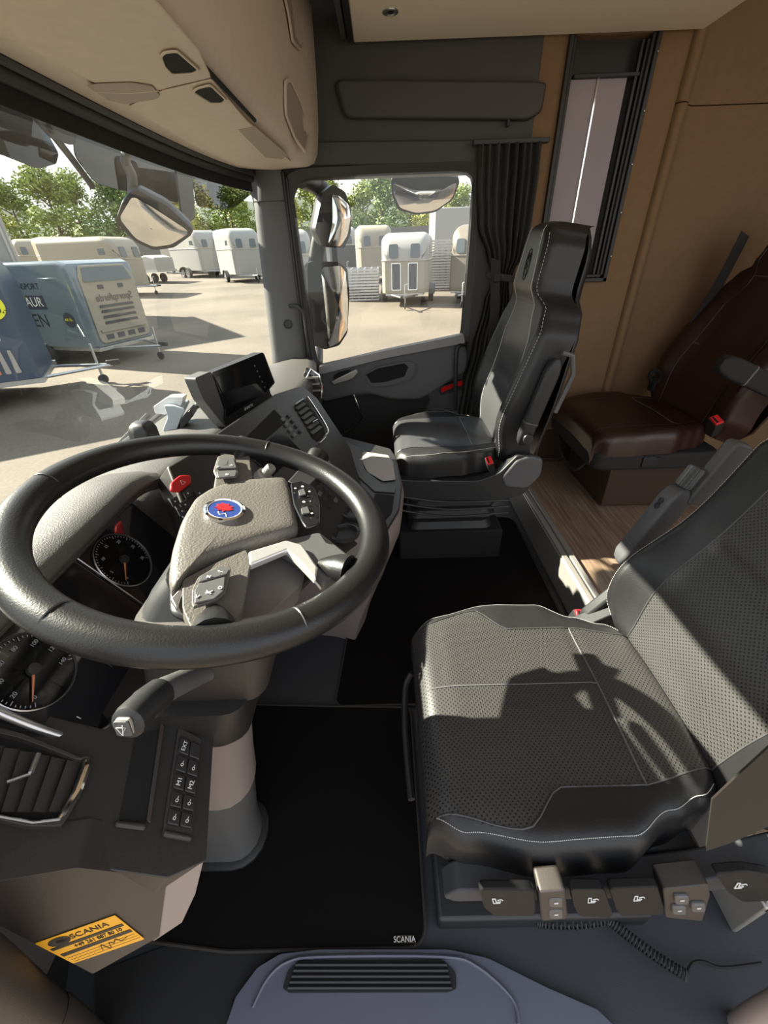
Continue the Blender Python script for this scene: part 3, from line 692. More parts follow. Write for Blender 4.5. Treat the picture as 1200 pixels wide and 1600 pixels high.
build('silver_inlay', MB().prism([W(*p, -.004) for p in ((388, 861), (447, 843), (472, 850), (497, 886), (494, 905), (470, 880), (448, 858), (390, 882))], -wn*.012), 'silverinlay', sw, bev=.003, seg=3)
for q0, q1, w0 in (((384, 694), (368, 720), .021), ((498, 712), (482, 735), .020), ((545, 890), (500, 880), .022), ((335, 990), (335, 950), .022)):
    a0, a1 = W(*q0, 0), W(*q1, -.012); build('spoke_joint', MB().tube([a0, a0+(a1-a0)*.35, a0+(a1-a0)*.7, a1], [.0188, .0175, .012, .006], 14, el=1.15, upv=wn), 'leather_rim', sw)
build('silver_frame', MB().prism([W(*p, -.008) for p in ((266, 935), (300, 898), (335, 879), (388, 861), (390, 869), (340, 888), (308, 906), (283, 932), (276, 950))], -wn*.006), 'satin', sw, bev=.0015)
spoke('hub_lower_cover', [(392, 872), (448, 852), (478, 885), (470, 915), (420, 960), (372, 970)], 'hubgrey', -.035, .03)
# button pods
def pod(outer, inner, marks, mt='grainhub'):
    p_ = build('switch_pod', MB().prism(rnd([W(*p, .0) for p in outer], .2), wn*.004), mt, sw, bev=.002)
    for q in inner: build('pod_button', MB().prism(rnd([W(*p, .005) for p in q], .12), wn*.0025), 'plasticgrey', p_, bev=.001)
    for x_, y_, t_ in marks: text('button_mark', t_, W(x_, y_, .0082), (1, 0, 0), wf(0, 1, 0)-wf(0, 0, 0), .009, 'ink', p_)
pod([(333, 738), (340, 716), (352, 712), (367, 714), (373, 742), (370, 748), (338, 750)], [[(337, 734), (342, 718), (352, 714), (365, 717), (370, 733)], [(338, 738), (370, 736), (368, 746), (341, 748)], [(346, 730), (350, 720), (358, 720), (357, 729)]], [(341, 729, '<'), (362, 727, '>'), (354, 741, 'o')])
pod([(453, 758), (470, 754), (492, 764), (500, 790), (499, 822), (478, 828), (470, 815), (458, 790)], [[(466, 768), (474, 765), (478, 774), (468, 776)], [(470, 796), (480, 793), (484, 803), (472, 805)]], [(462, 763, '+'), (472, 760, 'o'), (484, 768, '+'), (474, 784, 'o'), (484, 783, '-'), (488, 802, '+')], 'gloss')
pod([(300, 948), (300, 925), (310, 905), (340, 888), (356, 884), (361, 892), (352, 930), (336, 942), (303, 952)], [[(310, 912), (316, 900), (348, 886), (358, 892), (354, 899)], [(304, 945), (304, 925), (310, 915), (352, 903), (350, 925), (335, 938)], [(318, 922), (334, 916), (335, 928), (320, 934)]], [(325, 901, 'x'), (345, 893, '/'), (309, 932, '<'), (343, 918, 'o'), (327, 925, 'K')])
# column, boot, stalks
sc_ = root('steering_column', (-.62, .42, 0), 'dark grey steering column with a lilac grey boot standing on the driver floor', 'steering column')
def rr(cx, cy, z, hx, hy, r=.03, n=4): return rrect(frame((cx, cy, z), (1, 0, 0), (0, 1, 0)), -hx, -hy, hx, hy, min(r, hx*.9, hy*.9), n)
build('column_neck', MB().loft([rr(-.62, .25, .86, .05, .05), rr(-.62, .265, .82, .075, .075), rr(-.625, .275, .78, .095, .09)]), 'plastic', sc_)
build('column_shroud', MB().loft([rr(-.635, .265, .80, .088, .090), rr(-.645, .27, .72, .092, .092), rr(-.645, .29, .65, .085, .095), rr(-.64, .30, .63, .07, .08)]), 'dashbrown', sc_, bev=0)
build('column_collar', MB().loft([rr(-.66, .33, .655, .095, .11), rr(-.66, .34, .58, .095, .11), rr(-.66, .35, .56, .09, .10)]), 'dashblack', sc_)
build('boot_upper', MB().loft([rr(-.66, .36, .60, .075, .10, .06), rr(-.66, .37, .50, .072, .10, .06), rr(-.665, .385, .36, .065, .095, .06), rr(-.665, .39, .28, .062, .09, .06)]), 'lilac', sc_)
build('boot_lower', MB().loft([rr(-.665, .392, .285, .060, .088, .06), rr(-.67, .41, .12, .056, .082, .055), rr(-.67, .42, .03, .060, .085, .058), rr(-.67, .42, .0, .062, .088, .06)]), 'plasticgrey', sc_)
build('boot_flange', MB().loft([rr(-.67, .42, .0, .076, .102, .07), rr(-.67, .42, .016, .074, .10, .07), rr(-.67, .42, .022, .064, .09, .06)]), 'trimdk', sc_)
P = [at(338, 1048, X=-.72), at(310, 1055, X=-.745), at(270, 1072, X=-.79), at(248, 1085, X=-.81), at(225, 1103, X=-.835), at(200, 1130, X=-.86)]
sk_ = build('stalk', MB().tube(cr_(P[:4], 5), [.009, .010, .011, .012, .013, .0135, .014, .0145, .015, .015, .015, .0155, .016, .016, .016, .016], 16), 'plasticgrey', sc_)
build('stalk_grip', MB().tube([P[3], P[4]+(P[3]-P[4])*.1, P[4], P[5]+(P[4]-P[5])*.2, P[5], P[5]+(P[5]-P[4])*.12], [.0185, .0185, .0175, .0185, .0175, .013], 18), 'plastic', sk_)
ta = (P[5]-P[4]).normalized(); tf = frame(P[5]+ta*.006, V((.2, 0, 1)).cross(ta), V((.2, 0, 1)))
build('stalk_button', MB().prism(rrect(tf, -.008, -.010, .008, .010, .003), (tf(0, 0, 1)-tf(0, 0, 0))*-.004), 'lilac_lt', sk_, bev=.001)
build('stalk_button', MB().prism(rrect(frame(P[5]+ta*.006, V((.2, 0, 1)).cross(ta), V((.2, 0, 1))), -.008, -.010, .008, .010, .003), ta*.003), 'plasticgrey', sk_, bev=.001)
mb = MB(); o0 = P[5]+ta*.0105; a_ = V((.2, 0, 1)).cross(ta).normalized(); b_ = ta.cross(a_)
mb.tube([o0+a_*-.005+b_*.003, o0+b_*-.005, o0+a_*.005+b_*.003, o0+a_*-.005+b_*.003], .0005, 4); mb.tube([o0+b_*-.006+a_*.001, o0+b_*.006+a_*.002], .0005, 4); build('wiper_mark', mb, 'ink', sk_)
build('stalk_ring', MB().lathe(P[4]+(P[3]-P[4])*.5, ta, [(.0163, -.004), (.0172, -.003), (.0172, .003), (.0163, .004)], 24), 'dashblack', sk_)
build('stalk_socket', MB().lathe(P[0]-(P[0]-P[1]).normalized()*.002, P[1]-P[0], [(.02, -.02), (.018, .0), (.013, .006), (0, .006)], 20), 'trimdk', sc_)

# ------------------------------------------------------------------ monitor and boxes on the dash
mo = root('dash_monitor', at(370, 640, X=.22), 'black rear view monitor with wide dark screen standing on the centre of the dashboard', 'monitor')
a, b, c_, d = at(305, 590, X=.02), at(412, 548, X=.36), at(429, 600, X=.36), at(352, 664, X=.09)
mu = (b-a).normalized(); mvv = (d-a); mn = mu.cross(mvv).normalized()
if mn.dot(CAM-a) < 0: mn = -mn
pM = (a, mn); Mq = lambda x, y, c=0: at(x, y, pl=(a+mn*c, mn))
build('housing', MB().prism(rnd([Mq(*p, -.002) for p in ((318, 590), (412, 550), (430, 598), (420, 610), (428, 622), (430, 630), (354, 668), (332, 640))], .1), -mn*.035), 'plastic', mo, bev=.005, seg=3)
build('front_bezel', MB().prism(rnd([Mq(*p, .002) for p in ((304, 591), (330, 580), (350, 640), (349, 655), (354, 668), (346, 660), (318, 625))], .15), -mn*.035), 'plasticgrey', mo, bev=.003)
build('display', MB().prism(rnd([Mq(*p, .0) for p in ((330, 582), (410, 550), (427, 598), (416, 612), (350, 653), (351, 638))], .08), mn*.003), 'screen', mo, bev=.002)
build('screen', MB().prism(rnd([Mq(*p, .0035) for p in ((335, 590), (392, 564), (415, 605), (360, 636))], .05), mn*.001), 'gloss', mo)
text('brand_mark', 'DOMETIC', Mq(389, 636, .005), mu, mu.cross(mn)*-1 if (mu.cross(mn)).z < 0 else mu.cross(mn), .012, 'ink', mo)
for i in range(5): build('side_button', MB().box(Mq(398+i*3.8, 572+i*8.2, .004), (.006, .004, .006)), 'plasticgrey', mo, bev=.001)
build('stand', MB().prism([Mq(*p, -.02) for p in ((345, 630), (420, 600), (430, 640), (355, 678))], -mn*.03), 'trimdk', mo, bev=.004)
tb = root('toll_device', at(265, 650, X=.18), 'grey blue toll collect box mounted on the dashboard against the windscreen', 'toll box')
bx = [at(*p, X=.16) for p in ((232, 652), (258, 641), (285, 641), (287, 665), (275, 690), (250, 688))]
build('case', MB().prism(rnd([at(*p, X=.12) for p in ((256, 634), (270, 634), (290, 640), (282, 655), (272, 683), (262, 684), (254, 672), (262, 652))], .2), (.09, .02, .0)), 'greyplast', tb, bev=.006, seg=3)
build('top_case', MB().prism(rnd([at(*p, X=.14) for p in ((240, 635), (262, 620), (287, 620), (283, 634), (258, 648), (242, 646))], .15), (.05, .01, -.006)), 'white', tb, bev=.004, seg=3)
build('display', MB().prism([at(*p, X=.118) for p in ((283, 655), (297, 640), (302, 650), (280, 676))], (.06, .01, 0)), 'trimdk', tb, bev=.002)
g = build('sensor_cover', MB().loft([[at(205, 690, X=-.02)+V((dx*k, dy*k, h)) for dx, dy in ((-.03, -.025), (.03, -.025), (.034, .01), (.02, .035), (-.02, .035), (-.034, .01))] for h, k in ((-.05, 1.05), (0, 1), (.018, .8), (.025, .5))]), 'plastic', bev=.004)
g.location = at(224, 672, X=.0)-at(205, 690, X=-.02); tag(g, 'small black sensor cover standing by the windscreen left of the toll box', 'sensor cover')
mb = MB()
for k in range(4):
    p = [at(285+k*3, 668-k*4, X=.2), at(300+k*2, 640-k*2, X=.32+.02*k), at(315, 622-k*3, X=.42), at(330, 612-k*3, X=.5)]
    mb.tube(cr_(p, 4), .004, 6)
tag(build('cable_bundle', mb, 'greyplast'), 'bundle of pale cables lying on the dashboard behind the monitor', 'cable')
# wiper outside, low behind the wheel rim
wi = root('windscreen_wiper', (-.2, .85, .68), 'dark windscreen wiper arm lying outside low on the glass behind the steering wheel', 'wiper')
build('wiper_arm', MB().tube([V((-.45, .83, .67)), V((-.1, .845, .70)), V((.35, .86, .74))], .008, 8), 'trimdk', wi)
build('wiper_blade', MB().tube([V((-.5, .82, .70)), V((0, .84, .72)), V((.5, .83, .735))], .006, 6, el=1.8), 'trimdk', wi)

# ------------------------------------------------------------------ overhead storage
oh = root('overhead_console', (0, .35, 1.5), 'beige overhead storage console above the windscreen with dark finger pulls and open shelf', 'overhead console')
def ohs(x):
    k = max(0, (abs(x)-.82)/.25)
    return [V((x, y-.05*(abs(x)/1.1)**4, z+.02*k*k*(z < 1.9))) for y, z in ((.60, 1.53), (.585, 1.495), (.45, 1.488), (.315, 1.494), (.288, 1.503), (.272, 1.53), (.260, 1.60), (.253, 1.70), (.249, 1.82), (.247, 1.93), (.60, 1.93))]
build('console_shell', MB().loft([ohs(x) for x in lin(-1.15, 1.02, 18)]+[[p+V((.03, 0, 0))+(V((0, .4, 1.75))-V((0, p.y, p.z)))*.06 for p in ohs(1.02)]]), 'beige', oh, ang=50)
O5 = lambda x, y, c=0: at(x, y, Z=1.4895-c)
build('lid_seam', MB().tube([at(x, y, Z=1.4915) for x, y in ((140, -85), (220, 0), (300, 84), (398, 188))], .0045, 6), 'void', oh)
build('lid_panel', MB().prism(rnd([at(*p, Z=1.490) for p in ((-60, -30), (180, -60), (245, 0), (310, 75), (330, 118), (245, 138), (150, 128), (60, 80), (-60, 20))], .05), (0, 0, -.003)), 'beige', oh, bev=.0025)
build('lid_panel', MB().prism(rnd([at(*p, Z=1.490) for p in ((248, 141), (331, 121), (385, 186), (455, 252), (372, 258), (300, 225), (200, 165))], .05), (0, 0, -.003)), 'beige', oh, bev=.0025)
for pts in (((253, 88), (258, 82), (276, 80), (308, 108), (300, 113), (270, 115), (259, 104)), ((303, 143), (309, 138), (328, 133), (351, 155), (345, 160), (330, 160), (318, 153))):
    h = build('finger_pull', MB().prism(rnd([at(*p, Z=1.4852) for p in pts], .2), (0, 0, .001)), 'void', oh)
    q = [at(*p, Z=1.4852) for p in pts]; c0 = sum(q, V())/len(q); build('pull_rim', ringp(resamp(rnd([c0+(p-c0)*1.18 for p in q], .25), 40), resamp(rnd([c0+(p-c0)*1.0 for p in q], .25), 40), (0, 0, -.002)), 'beige', h, bev=.001)
s_ = build('leather_strap', MB().prism(rnd([at(*p, Z=1.4862) for p in ((135, 133), (150, 130), (205, 128), (238, 133), (250, 148), (245, 153), (195, 161), (168, 155))], .2), (0, 0, -.002)), 'beige_dk', oh, bev=.001)
build('strap_stitching', MB().tube([at(150, 144, Z=1.4845), at(200, 146, Z=1.4845), at(248, 142, Z=1.4845)], .0006, 4), 'cream', s_)
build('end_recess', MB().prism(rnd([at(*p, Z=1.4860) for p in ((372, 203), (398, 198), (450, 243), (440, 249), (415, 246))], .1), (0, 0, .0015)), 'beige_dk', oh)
for pts in (((440, -20), (468, -20), (476, 10), (478, 45), (468, 75), (456, 62), (450, 20)), ((445, 132), (452, 128), (470, 165), (481, 205), (475, 235), (460, 215), (446, 180))):
    f = [at(*p, X=.98)+V((0, .0, 0)) for p in pts]
    f = [V((p.x+(.0), p.y+.005, p.z)) for p in f]
    q = []
    for p in pts:
        Y_ = .25
        for _ in range(6):
            c0 = at(*p, Y=Y_); bz = interp([(1.53, .272), (1.60, .260), (1.70, .253), (1.82, .249), (1.93, .247)], c0.z) if c0.z > 1.53 else .272+(1.53-c0.z)*.6
            Y_ = bz-.05*(min(abs(c0.x), 1.1)/1.1)**4-.004
        q.append(at(*p, Y=Y_))
    qc = sum(q, V())/len(q); qq = rnd(q, .2)
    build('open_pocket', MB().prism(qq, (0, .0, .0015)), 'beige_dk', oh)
    build('pocket_rim', ringp(resamp(rnd([qc+(p-qc)*1.12 for p in q], .2), 48), resamp(qq, 48), (0, -.006, 0)), 'beige', oh, bev=.002)
rb = root('roller_sunblind', (0, .62, 1.46), 'black rolled sunblind rail running along the top of the windscreen', 'sunblind')
build('rail', MB().tube([V((x, wsY(x, 1.45)-.03, 1.478)) for x in lin(-1.1, 1.03, 14)], .014, 10), 'trimdk', rb)
build('rail', MB().tube([V((x, wsY(x, 1.45)-.045, 1.492)) for x in lin(-1.1, 1.03, 14)], .009, 8), 'plastic', rb)
build('blind_cloth', MB().grid([[(x, wsY(x, 1.45)-.028, z) for x in lin(-1.1, 1.03, 14)] for z in (1.435, 1.49)], (0, .003, 0)), 'matte', rb)
build('pull_tab', MB().box(at(118, 160, Y=.60), (.03, .006, .02)), 'silverpl', rb, bev=.002)
# spot lamp in the ceiling panel
lp = root('ceiling_spot', at(610, 18, Z=1.857), 'small round chrome spot lamp set in the cream ceiling panel', 'lamp')
q0 = at(610, 18, Z=1.857)
build('bezel', MB().lathe(q0, (0, 0, -1), [(.026, 0), (.025, .003), (.019, .004), (.017, .001), (0, .001)], 32), 'steel', lp)
build('lens', MB().lathe(q0, (0, 0, -1), [(.011, .0015), (.009, .003), (0, .0035)], 24), 'trimdk', lp)
# outside sun visor of dark tinted acrylic
ov = root('outside_sun_visor', (0, .95, 1.55), 'dark tinted sun visor mounted outside above the windscreen', 'sun visor')
def vis(pts, Y, name, mt, th=.004): build(name, MB().prism(rnd([at(*p, Y=Y) for p in pts], .2), (0, th, 0)), mt, ov)
vis([(-80, 120), (0, 160), (45, 178), (70, 200), (92, 240), (88, 256), (60, 264), (0, 240), (-80, 225)], 1.08, 'tinted_panel', 'tinted')
vis([(112, 190), (180, 215), (275, 250), (280, 318), (245, 308), (200, 300), (150, 286), (118, 245)], 1.06, 'tinted_panel', 'tinted')
vis([(298, 258), (392, 275), (394, 302), (370, 322), (345, 328), (308, 322)], .92, 'tinted_panel', 'tinted')
vis([(10, 112), (122, 168), (118, 228), (82, 215), (60, 190), (30, 160)], 1.0, 'bracket', 'trimdk', .01)
vis([(272, 238), (300, 250), (305, 342), (290, 350), (284, 330)], .92, 'bracket', 'trimdk', .01)
build('visor_arm', MB().tube([at(75, 200, Y=1.0), at(110, 245, Y=1.1), at(145, 292, Y=1.1)], .012, 8), 'trimdk', ov)

# ------------------------------------------------------------------ mirrors outside
def mirror(name, hpx, gpx, X, lab, n_, th=.08, k=0):
    r_ = root(name, at(*gpx[0], X=X), lab, 'mirror'); n_ = V(n_).normalized()
    c0 = at(sum(p[0] for p in gpx)/len(gpx), sum(p[1] for p in gpx)/len(gpx), X=X)
    g_ = rnd([at(*p, pl=(c0, n_)) for p in gpx], .25); h_ = rnd([at(*p, pl=(c0+n_*-.004, n_)) for p in hpx], .2); hc = sum(h_, V())/len(h_)
    bk_ = -n_*th
    build('housing', MB().loft([[hc+(p-hc)*s+bk_*t for p in h_] for s, t in ((1, 0), (1.0, .3), (.9, .8), (.6, 1))]), 'plastic', r_, ang=50)
    gc = sum(g_, V())/len(g_)
    build('mirror_glass', MB().loft([[gc+(p-gc)*s+n_*t*.012 for p in g_] for s, t in ((1, 0), (.9, .19), (.75, .44), (.5, .75), (.25, .94), (.02, 1))], caps=False), 'chrome', r_)
    return r_
r_ = mirror('front_mirror', [(182, 342), (190, 318), (203, 300), (215, 298), (262, 322), (302, 360), (298, 368), (272, 387), (240, 391), (212, 378), (190, 358)], [(186, 341), (207, 306), (240, 325), (298, 363), (268, 382), (240, 386), (212, 373)], .95, 'bowl shaped front view mirror hanging outside the windscreen', (-.8, -.1, -.5))
build('mirror_arm', MB().tube(cr_([at(207, 305, X=.96), at(206, 275, X=.96), at(196, 252, X=.95), at(200, 230, X=.9)], 5), .024, 10, el=.7), 'plasticgrey', r_)
r_ = mirror('kerb_mirror', [(611, 278), (660, 272), (716, 277), (718, 285), (708, 312), (680, 332), (650, 336), (622, 328), (612, 305)], [(614, 286), (650, 298), (690, 296), (715, 284), (706, 311), (680, 329), (650, 333), (625, 325), (615, 303)], 1.36, 'wide kerb view mirror hanging outside above the passenger door window', (-.75, .0, -.55), .06)
build('mirror_bracket', MB().tube([at(665, 285, X=1.40), at(665, 262, X=1.38), V((1.28, -.2, 1.60)), V((1.17, -.2, 1.62))], .02, 8), 'plastic', r_)
r_ = mirror('wide_angle_mirror', [(505, 300), (520, 288), (540, 300), (549, 330), (548, 365), (538, 388), (505, 386), (492, 360)], [(519, 304), (530, 306), (545, 320), (548, 340), (543, 368), (532, 385), (512, 384), (520, 345)], 1.34, 'upper wide angle mirror with grey housing outside the passenger window', (-.75, -.62, -.05), .09)
r_ = mirror('main_mirror', [(480, 408), (528, 409), (543, 420), (546, 460), (543, 520), (530, 540), (508, 546), (490, 540), (482, 480)], [(501, 418), (532, 415), (540, 425), (544, 470), (543, 515), (530, 535), (514, 543), (508, 480)], 1.32, 'tall lower main mirror with black housing outside the passenger window', (-.78, -.62, .0), .10)
ma = root('mirror_mount', at(490, 400, X=1.4), 'tall dark mirror arm carrying both mirrors outside the passenger window', 'mirror arm')
build('upper_arm', MB().tube(cr_([at(470, 278, X=1.25), at(492, 288, X=1.40), at(507, 305, X=1.42), at(505, 345, X=1.42), at(497, 385, X=1.42), at(492, 420, X=1.42)], 5), .040, 12, el=.8), 'plastic', ma)
build('lower_arm', MB().tube(cr_([at(490, 410, X=1.42), at(490, 480, X=1.42), at(497, 540, X=1.40), at(496, 585, X=1.165)], 5), .034, 12, el=.8), 'plastic', ma)

# ------------------------------------------------------------------ curtain
def curtain():
    r_ = root('door_curtain', (1.04, -.5, .5), 'dark pleated curtain gathered with a strap beside the passenger door', 'curtain')
    K = [(1.56, -.40, -.66), (1.45, -.405, -.665), (1.30, -.42, -.66), (1.18, -.47, -.64), (1.115, -.50, -.60), (1.08, -.50, -.585), (1.0, -.475, -.60), (.8, -.44, -.61), (.6, -.41, -.60), (.45, -.40, -.60)]
    zs = lin(1.56, .45, 40); rows = []
    for z in zs:
        for (z0, a0, b0), (z1, a1, b1) in zip(K, K[1:]):
            if z <= z0+1e-6 and z >= z1-1e-6: t = (z0-z)/(z0-z1); t = t*t*(3-2*t); a, b = a0+(a1-a0)*t, b0+(b1-b0)*t
        tight = math.exp(-((z-1.10)/.05)**2)
        rows.append([(1.045-.012*tight+(.020-.006*tight)*math.sin(s*2*PI*8+1.1*math.sin(z*5)+.8*math.sin(s*9))+.008*math.sin(s*40), a+(b-a)*s, z) for s in lin(0, 1, 110)])
    build('cloth', MB().grid(rows, (.004, 0, 0)), 'curtain', r_)
    build('tie_strap', MB().tube([V((1.045-.045*math.cos(t), -.545+.062*math.sin(t), 1.10+.01*math.sin(t))) for t in lin(0, 2*PI, 25)[:-1]], .014, 8, closed=True, el=.25, upv=(0, 0, 1)), 'belt', r_)
    build('tie_buckle', MB().box((.998, -.52, 1.10), (.008, .03, .035)), 'plastic', r_, bev=.003)
    build('curtain_rail', MB().box((1.05, -.53, 1.565), (.03, .30, .016)), 'plastic', r_, bev=.002)
curtain()

# ------------------------------------------------------------------ seats
class Pad:
    "upholstered block: W(v) half width, B(v) half width of the centre panel, hf(x,v) extra height"
    def __init__(s, O, U, Vv, L, W, B, T, hf, px=7, pv=9, rx=.045):
        s.O, s.U, s.Vv = V(O), V(U).normalized(), V(Vv).normalized(); s.N = s.U.cross(s.Vv).normalized()
        if s.N.dot(V((0, .8, 1))) < 0: s.N = -s.N
        s.L, s.W, s.B, s.T, s.hf, s.r = L, W, B, T, hf, rx
    def xy(s, u, v):
        w, b = s.W(v), s.B(v); ub = .6; a = abs(u)
        x = a/ub*b if a <= ub else b+(a-ub)/(1-ub)*(w-b)
        return (x if u > 0 else -x), v
    def S(s, x, v, off=0):
        w = s.W(v); d = w-abs(x); r = s.r
        def ed(d, r): return 1-math.sqrt(max(0, 1-(1-min(max(d, 0), r)/r)**2))
        dv = min(v, 1-v)*s.L
        h = s.T-(ed(d, r)+ed(dv, r*.9))*s.r*1.0 + s.hf(x, v)
        return s.O+s.U*x+s.Vv*(v*s.L)+s.N*(h+off)
    def make(s, parent, mc, mb_, names=('cushion_centre', 'cushion_bolster'), nu=40, nv=56, back=None):
        us = [math.copysign(1-(1-abs(t))**1.6, t) if abs(t) > 0 else 0 for t in lin(-1, 1, nu+1)]
        us = sorted(set([-1, 1, .6, -.6]+[round(u, 5) for u in us if abs(abs(u)-.6) > .02])); n = len(us)
        vs_ = [.5-.5*math.cos(PI*i/nv) for i in range(nv+1)]
        for part, rng, mt in ((names[0], [i for i in range(n) if abs(us[i]) <= .6001], mc), (names[1], [i for i in range(n) if us[i] <= -.5999], mb_), (names[1], [i for i in range(n) if us[i] >= .5999], mb_)):
            rows = []; uv = []
            for v in vs_:
                row = []
                for i in rng:
                    x, _ = s.xy(us[i], v); row.append(s.S(x, v)); uv.append((x, v*s.L))
                if part == names[1] and rng[0] == 0: row.insert(0, row[0]-s.N*(s.T-s.r+.004) ); uv.insert(len(uv)-len(rng), (x, v*s.L))
                if part == names[1] and rng[-1] == n-1: row.append(row[-1]-s.N*(s.T-s.r+.004)); uv.append((x, v*s.L))
                rows.append(row)
            m_ = MB().grid(rows)
            if part == names[0] or 1:
                k = len(m_.v); b_ = len(rows[0])
                for r_ in (rows[0], rows[-1]):
                    k = len(m_.v); m_.v += [p-s.N*(s.T*.9-s.r) for p in r_]; uv += [(0, 0)]*b_
                    base = 0 if r_ is rows[0] else (len(rows)-1)*b_
                    m_.f += [(base+j, k+j, k+j+1, base+j+1) for j in range(b_-1)]
            build(part, m_, mt, parent, uv=uv, ang=75)
    def line(s, pts, r=.0012, n=24, off=.0008):
        out = []
        for (x0, v0), (x1, v1) in zip(pts, pts[1:]):
            out += [s.S(x0+(x1-x0)*t/n, v0+(v1-v0)*t/n, off) for t in range(n+1)]
        return MB().tube(out, r, 6)
    def stitches(s, fn, n, ln=.4, r=.0006, off=.001):
        mb = MB(); P = [s.S(*fn(i/n), off) for i in range(n+1)]
        for a, b in zip(P, P[1:]): mb.tube([a, a+(b-a)*.62], r, 4)
        return mb
def strap(path, wdir, w, th=.0016):
    mb = MB(); rows = []
    for i, p in enumerate(path):
        wd = wdir[i] if isinstance(wdir, list) else wdir; wd = V(wd).normalized(); rows.append([V(p)-wd*w/2, V(p), V(p)+wd*w/2])
    t = V(path[-1])-V(path[0]); nn = t.cross(V(wdir[0] if isinstance(wdir, list) else wdir)).normalized()
    return mb.grid(rows, nn*th)
def seat(cx, yf, zc, s, lean, L, label, mc, mbm, drv, H=.80, head=True, name='truck_seat', wk=1.0, parts=True, gcol='stitch'):
    "s = +1 if the aisle side is +X"
    r_ = root(name, (cx, yf-.25, 0), label, 'seat')
    WK = [(0, .205), (.12, .235), (.35, .254), (.60, .250), (.76, .215), (.88, .195), (1, .165)]
    BK = [(0, .193), (.28, .222), (.44, .165), (.7, .165), (1, .14)] if drv else [(0, .16), (.35, .165), (.7, .165), (1, .14)]
    def hf(x, v):
        b = max(0, (abs(x)-.12)/.12); return .018*min(1, b)**2*min(1, max(0, (v-.12)/.3))-.012*(1-min(1, v/.15))+.004*math.cos(x*14)-.010*math.exp(-((v-.72)/.012)**2)*(abs(x) < .165)*.3
    T = .10
    cu = Pad((cx, yf, zc-T), (1, 0, 0), (0, -1, 0), L, lambda v: interp(WK, v)*wk, lambda v: interp(BK, v)*wk, T, hf, rx=.042)
    cu.make(r_, mc, mbm)
    bp = lambda v: interp(BK, v)*wk
    build('cushion_seam', cu.line([(-bp(.72), .72), (0, .72), (bp(.72), .72)], .0018), 'stitch_dk' if not drv else 'plasticgrey', r_)
    for q in (-1, 1): build('cushion_seam', cu.line([(q*bp(i/30), .03+.94*i/30) for i in range(31)], .0014, 2), 'leather_grey_lit' if mbm != 'leather_brown' else mbm, r_)
    if drv:
        build('cushion_seam', cu.line([(.02, .03), (.02, .72)], .0012), 'stitch_dk', r_)
    for q in (-1, 1):
        st_ = cu.stitches(lambda t: (q*(interp(WK, .03+.92*t)*wk-.016), .03+.92*t), 150 if drv else 60, r=.0007 if drv else .0009); build('stitching', st_, gcol, r_, smooth=False)
    # backrest
    lean = R_(lean); Vv = V((0, -math.sin(lean), math.cos(lean)))
    yb = yf-L+.03
    WB = [(0, .20), (.10, .245), (.35, .262), (.60, .252), (.70, .215), (.745, .145), (.80, .136), (.91, .132), (.97, .112), (1, .075)]
    if drv: WB[2] = (.35, .252)
    BB = [(0, .14), (.3, .155), (.55, .15), (.68, .11), (.75, .105), (1, .07)]
    def hb(x, v):
        b = max(0, (abs(x)-.13)/.09); e_ = .045*min(1, b)**1.5*math.exp(-((v-(.16 if drv else .33))/(.17 if drv else .25))**2)
        return e_+.022*math.exp(-((v-.2)/.13)**2)+(.030*min(1, max(0, (v-.70)/.06)) if v > .70 else 0)-.008*math.exp(-((v-.36)/.01)**2)*(abs(x) < .15)
    TB = .125
    bk_ = Pad(V((cx, yb, zc-.085))-V((0, TB, 0)), (1, 0, 0), Vv, H, lambda v: interp(WB, v)*wk, lambda v: interp(BB, v)*wk, TB, hb, rx=.040)
    bk_.make(r_, mc, mbm, ('backrest_centre', 'backrest_bolster'), nv=70)
    for q in (-1, 1):
        build('backrest_seam', bk_.line([(q*interp(BB, i/30)*wk, .02+.96*i/30) for i in range(31)], .0014, 2), gcol if not drv else 'leather_grey_lit', r_)
        build('stitching', bk_.stitches(lambda t: (q*(interp(WB, .04+.92*t)*wk-.012), .04+.92*t), 140 if drv else 70, r=.0007 if drv else .0009), gcol, r_, smooth=False)
    for v_ in (.36, .70): build('backrest_seam', bk_.line([(-interp(BB, v_)*wk, v_), (interp(BB, v_)*wk, v_)], .0018), 'leather_grey_lit' if mbm != 'leather_brown' else 'stitch_dk', r_)
    # hard back shell
    sh = MB(); sh.grid([[bk_.O+bk_.U*(interp(WB, v)*wk*t*.985)+bk_.Vv*(v*H)+bk_.N*(TB*.12-.055*math.sqrt(max(0, 1-t*t*.9))*min(1, (1-v)*6+.2)) for t in lin(-1, 1, 13)] for v in lin(.0, 1, 24)], bk_.N*.01)
    build('back_shell', sh, mbm, r_, ang=70)
    return r_, cu, bk_
DRV, dc, db = seat(-.617, -.05, .475, 1, 21, .50, 'black perforated leather driver seat in the foreground with control levers on its side', 'perf', 'leather', True)
PAS, pc_, pb_ = seat(.60, -.035, .545, -1, 9, .44, 'black leather passenger seat with embossed headrest beside the passenger door', 'leather_grey_lit', 'leather', False, wk=1.02, H=.815)
BRN, bc_, bb_ = seat(.74, -.88, .56, -1, 20, .50, 'dark brown leather rear seat standing on the wood floor against the tan wall', 'leather_brown', 'leather_brown', False, H=.86, wk=1.14, gcol='leather_brown', name='rear_seat')

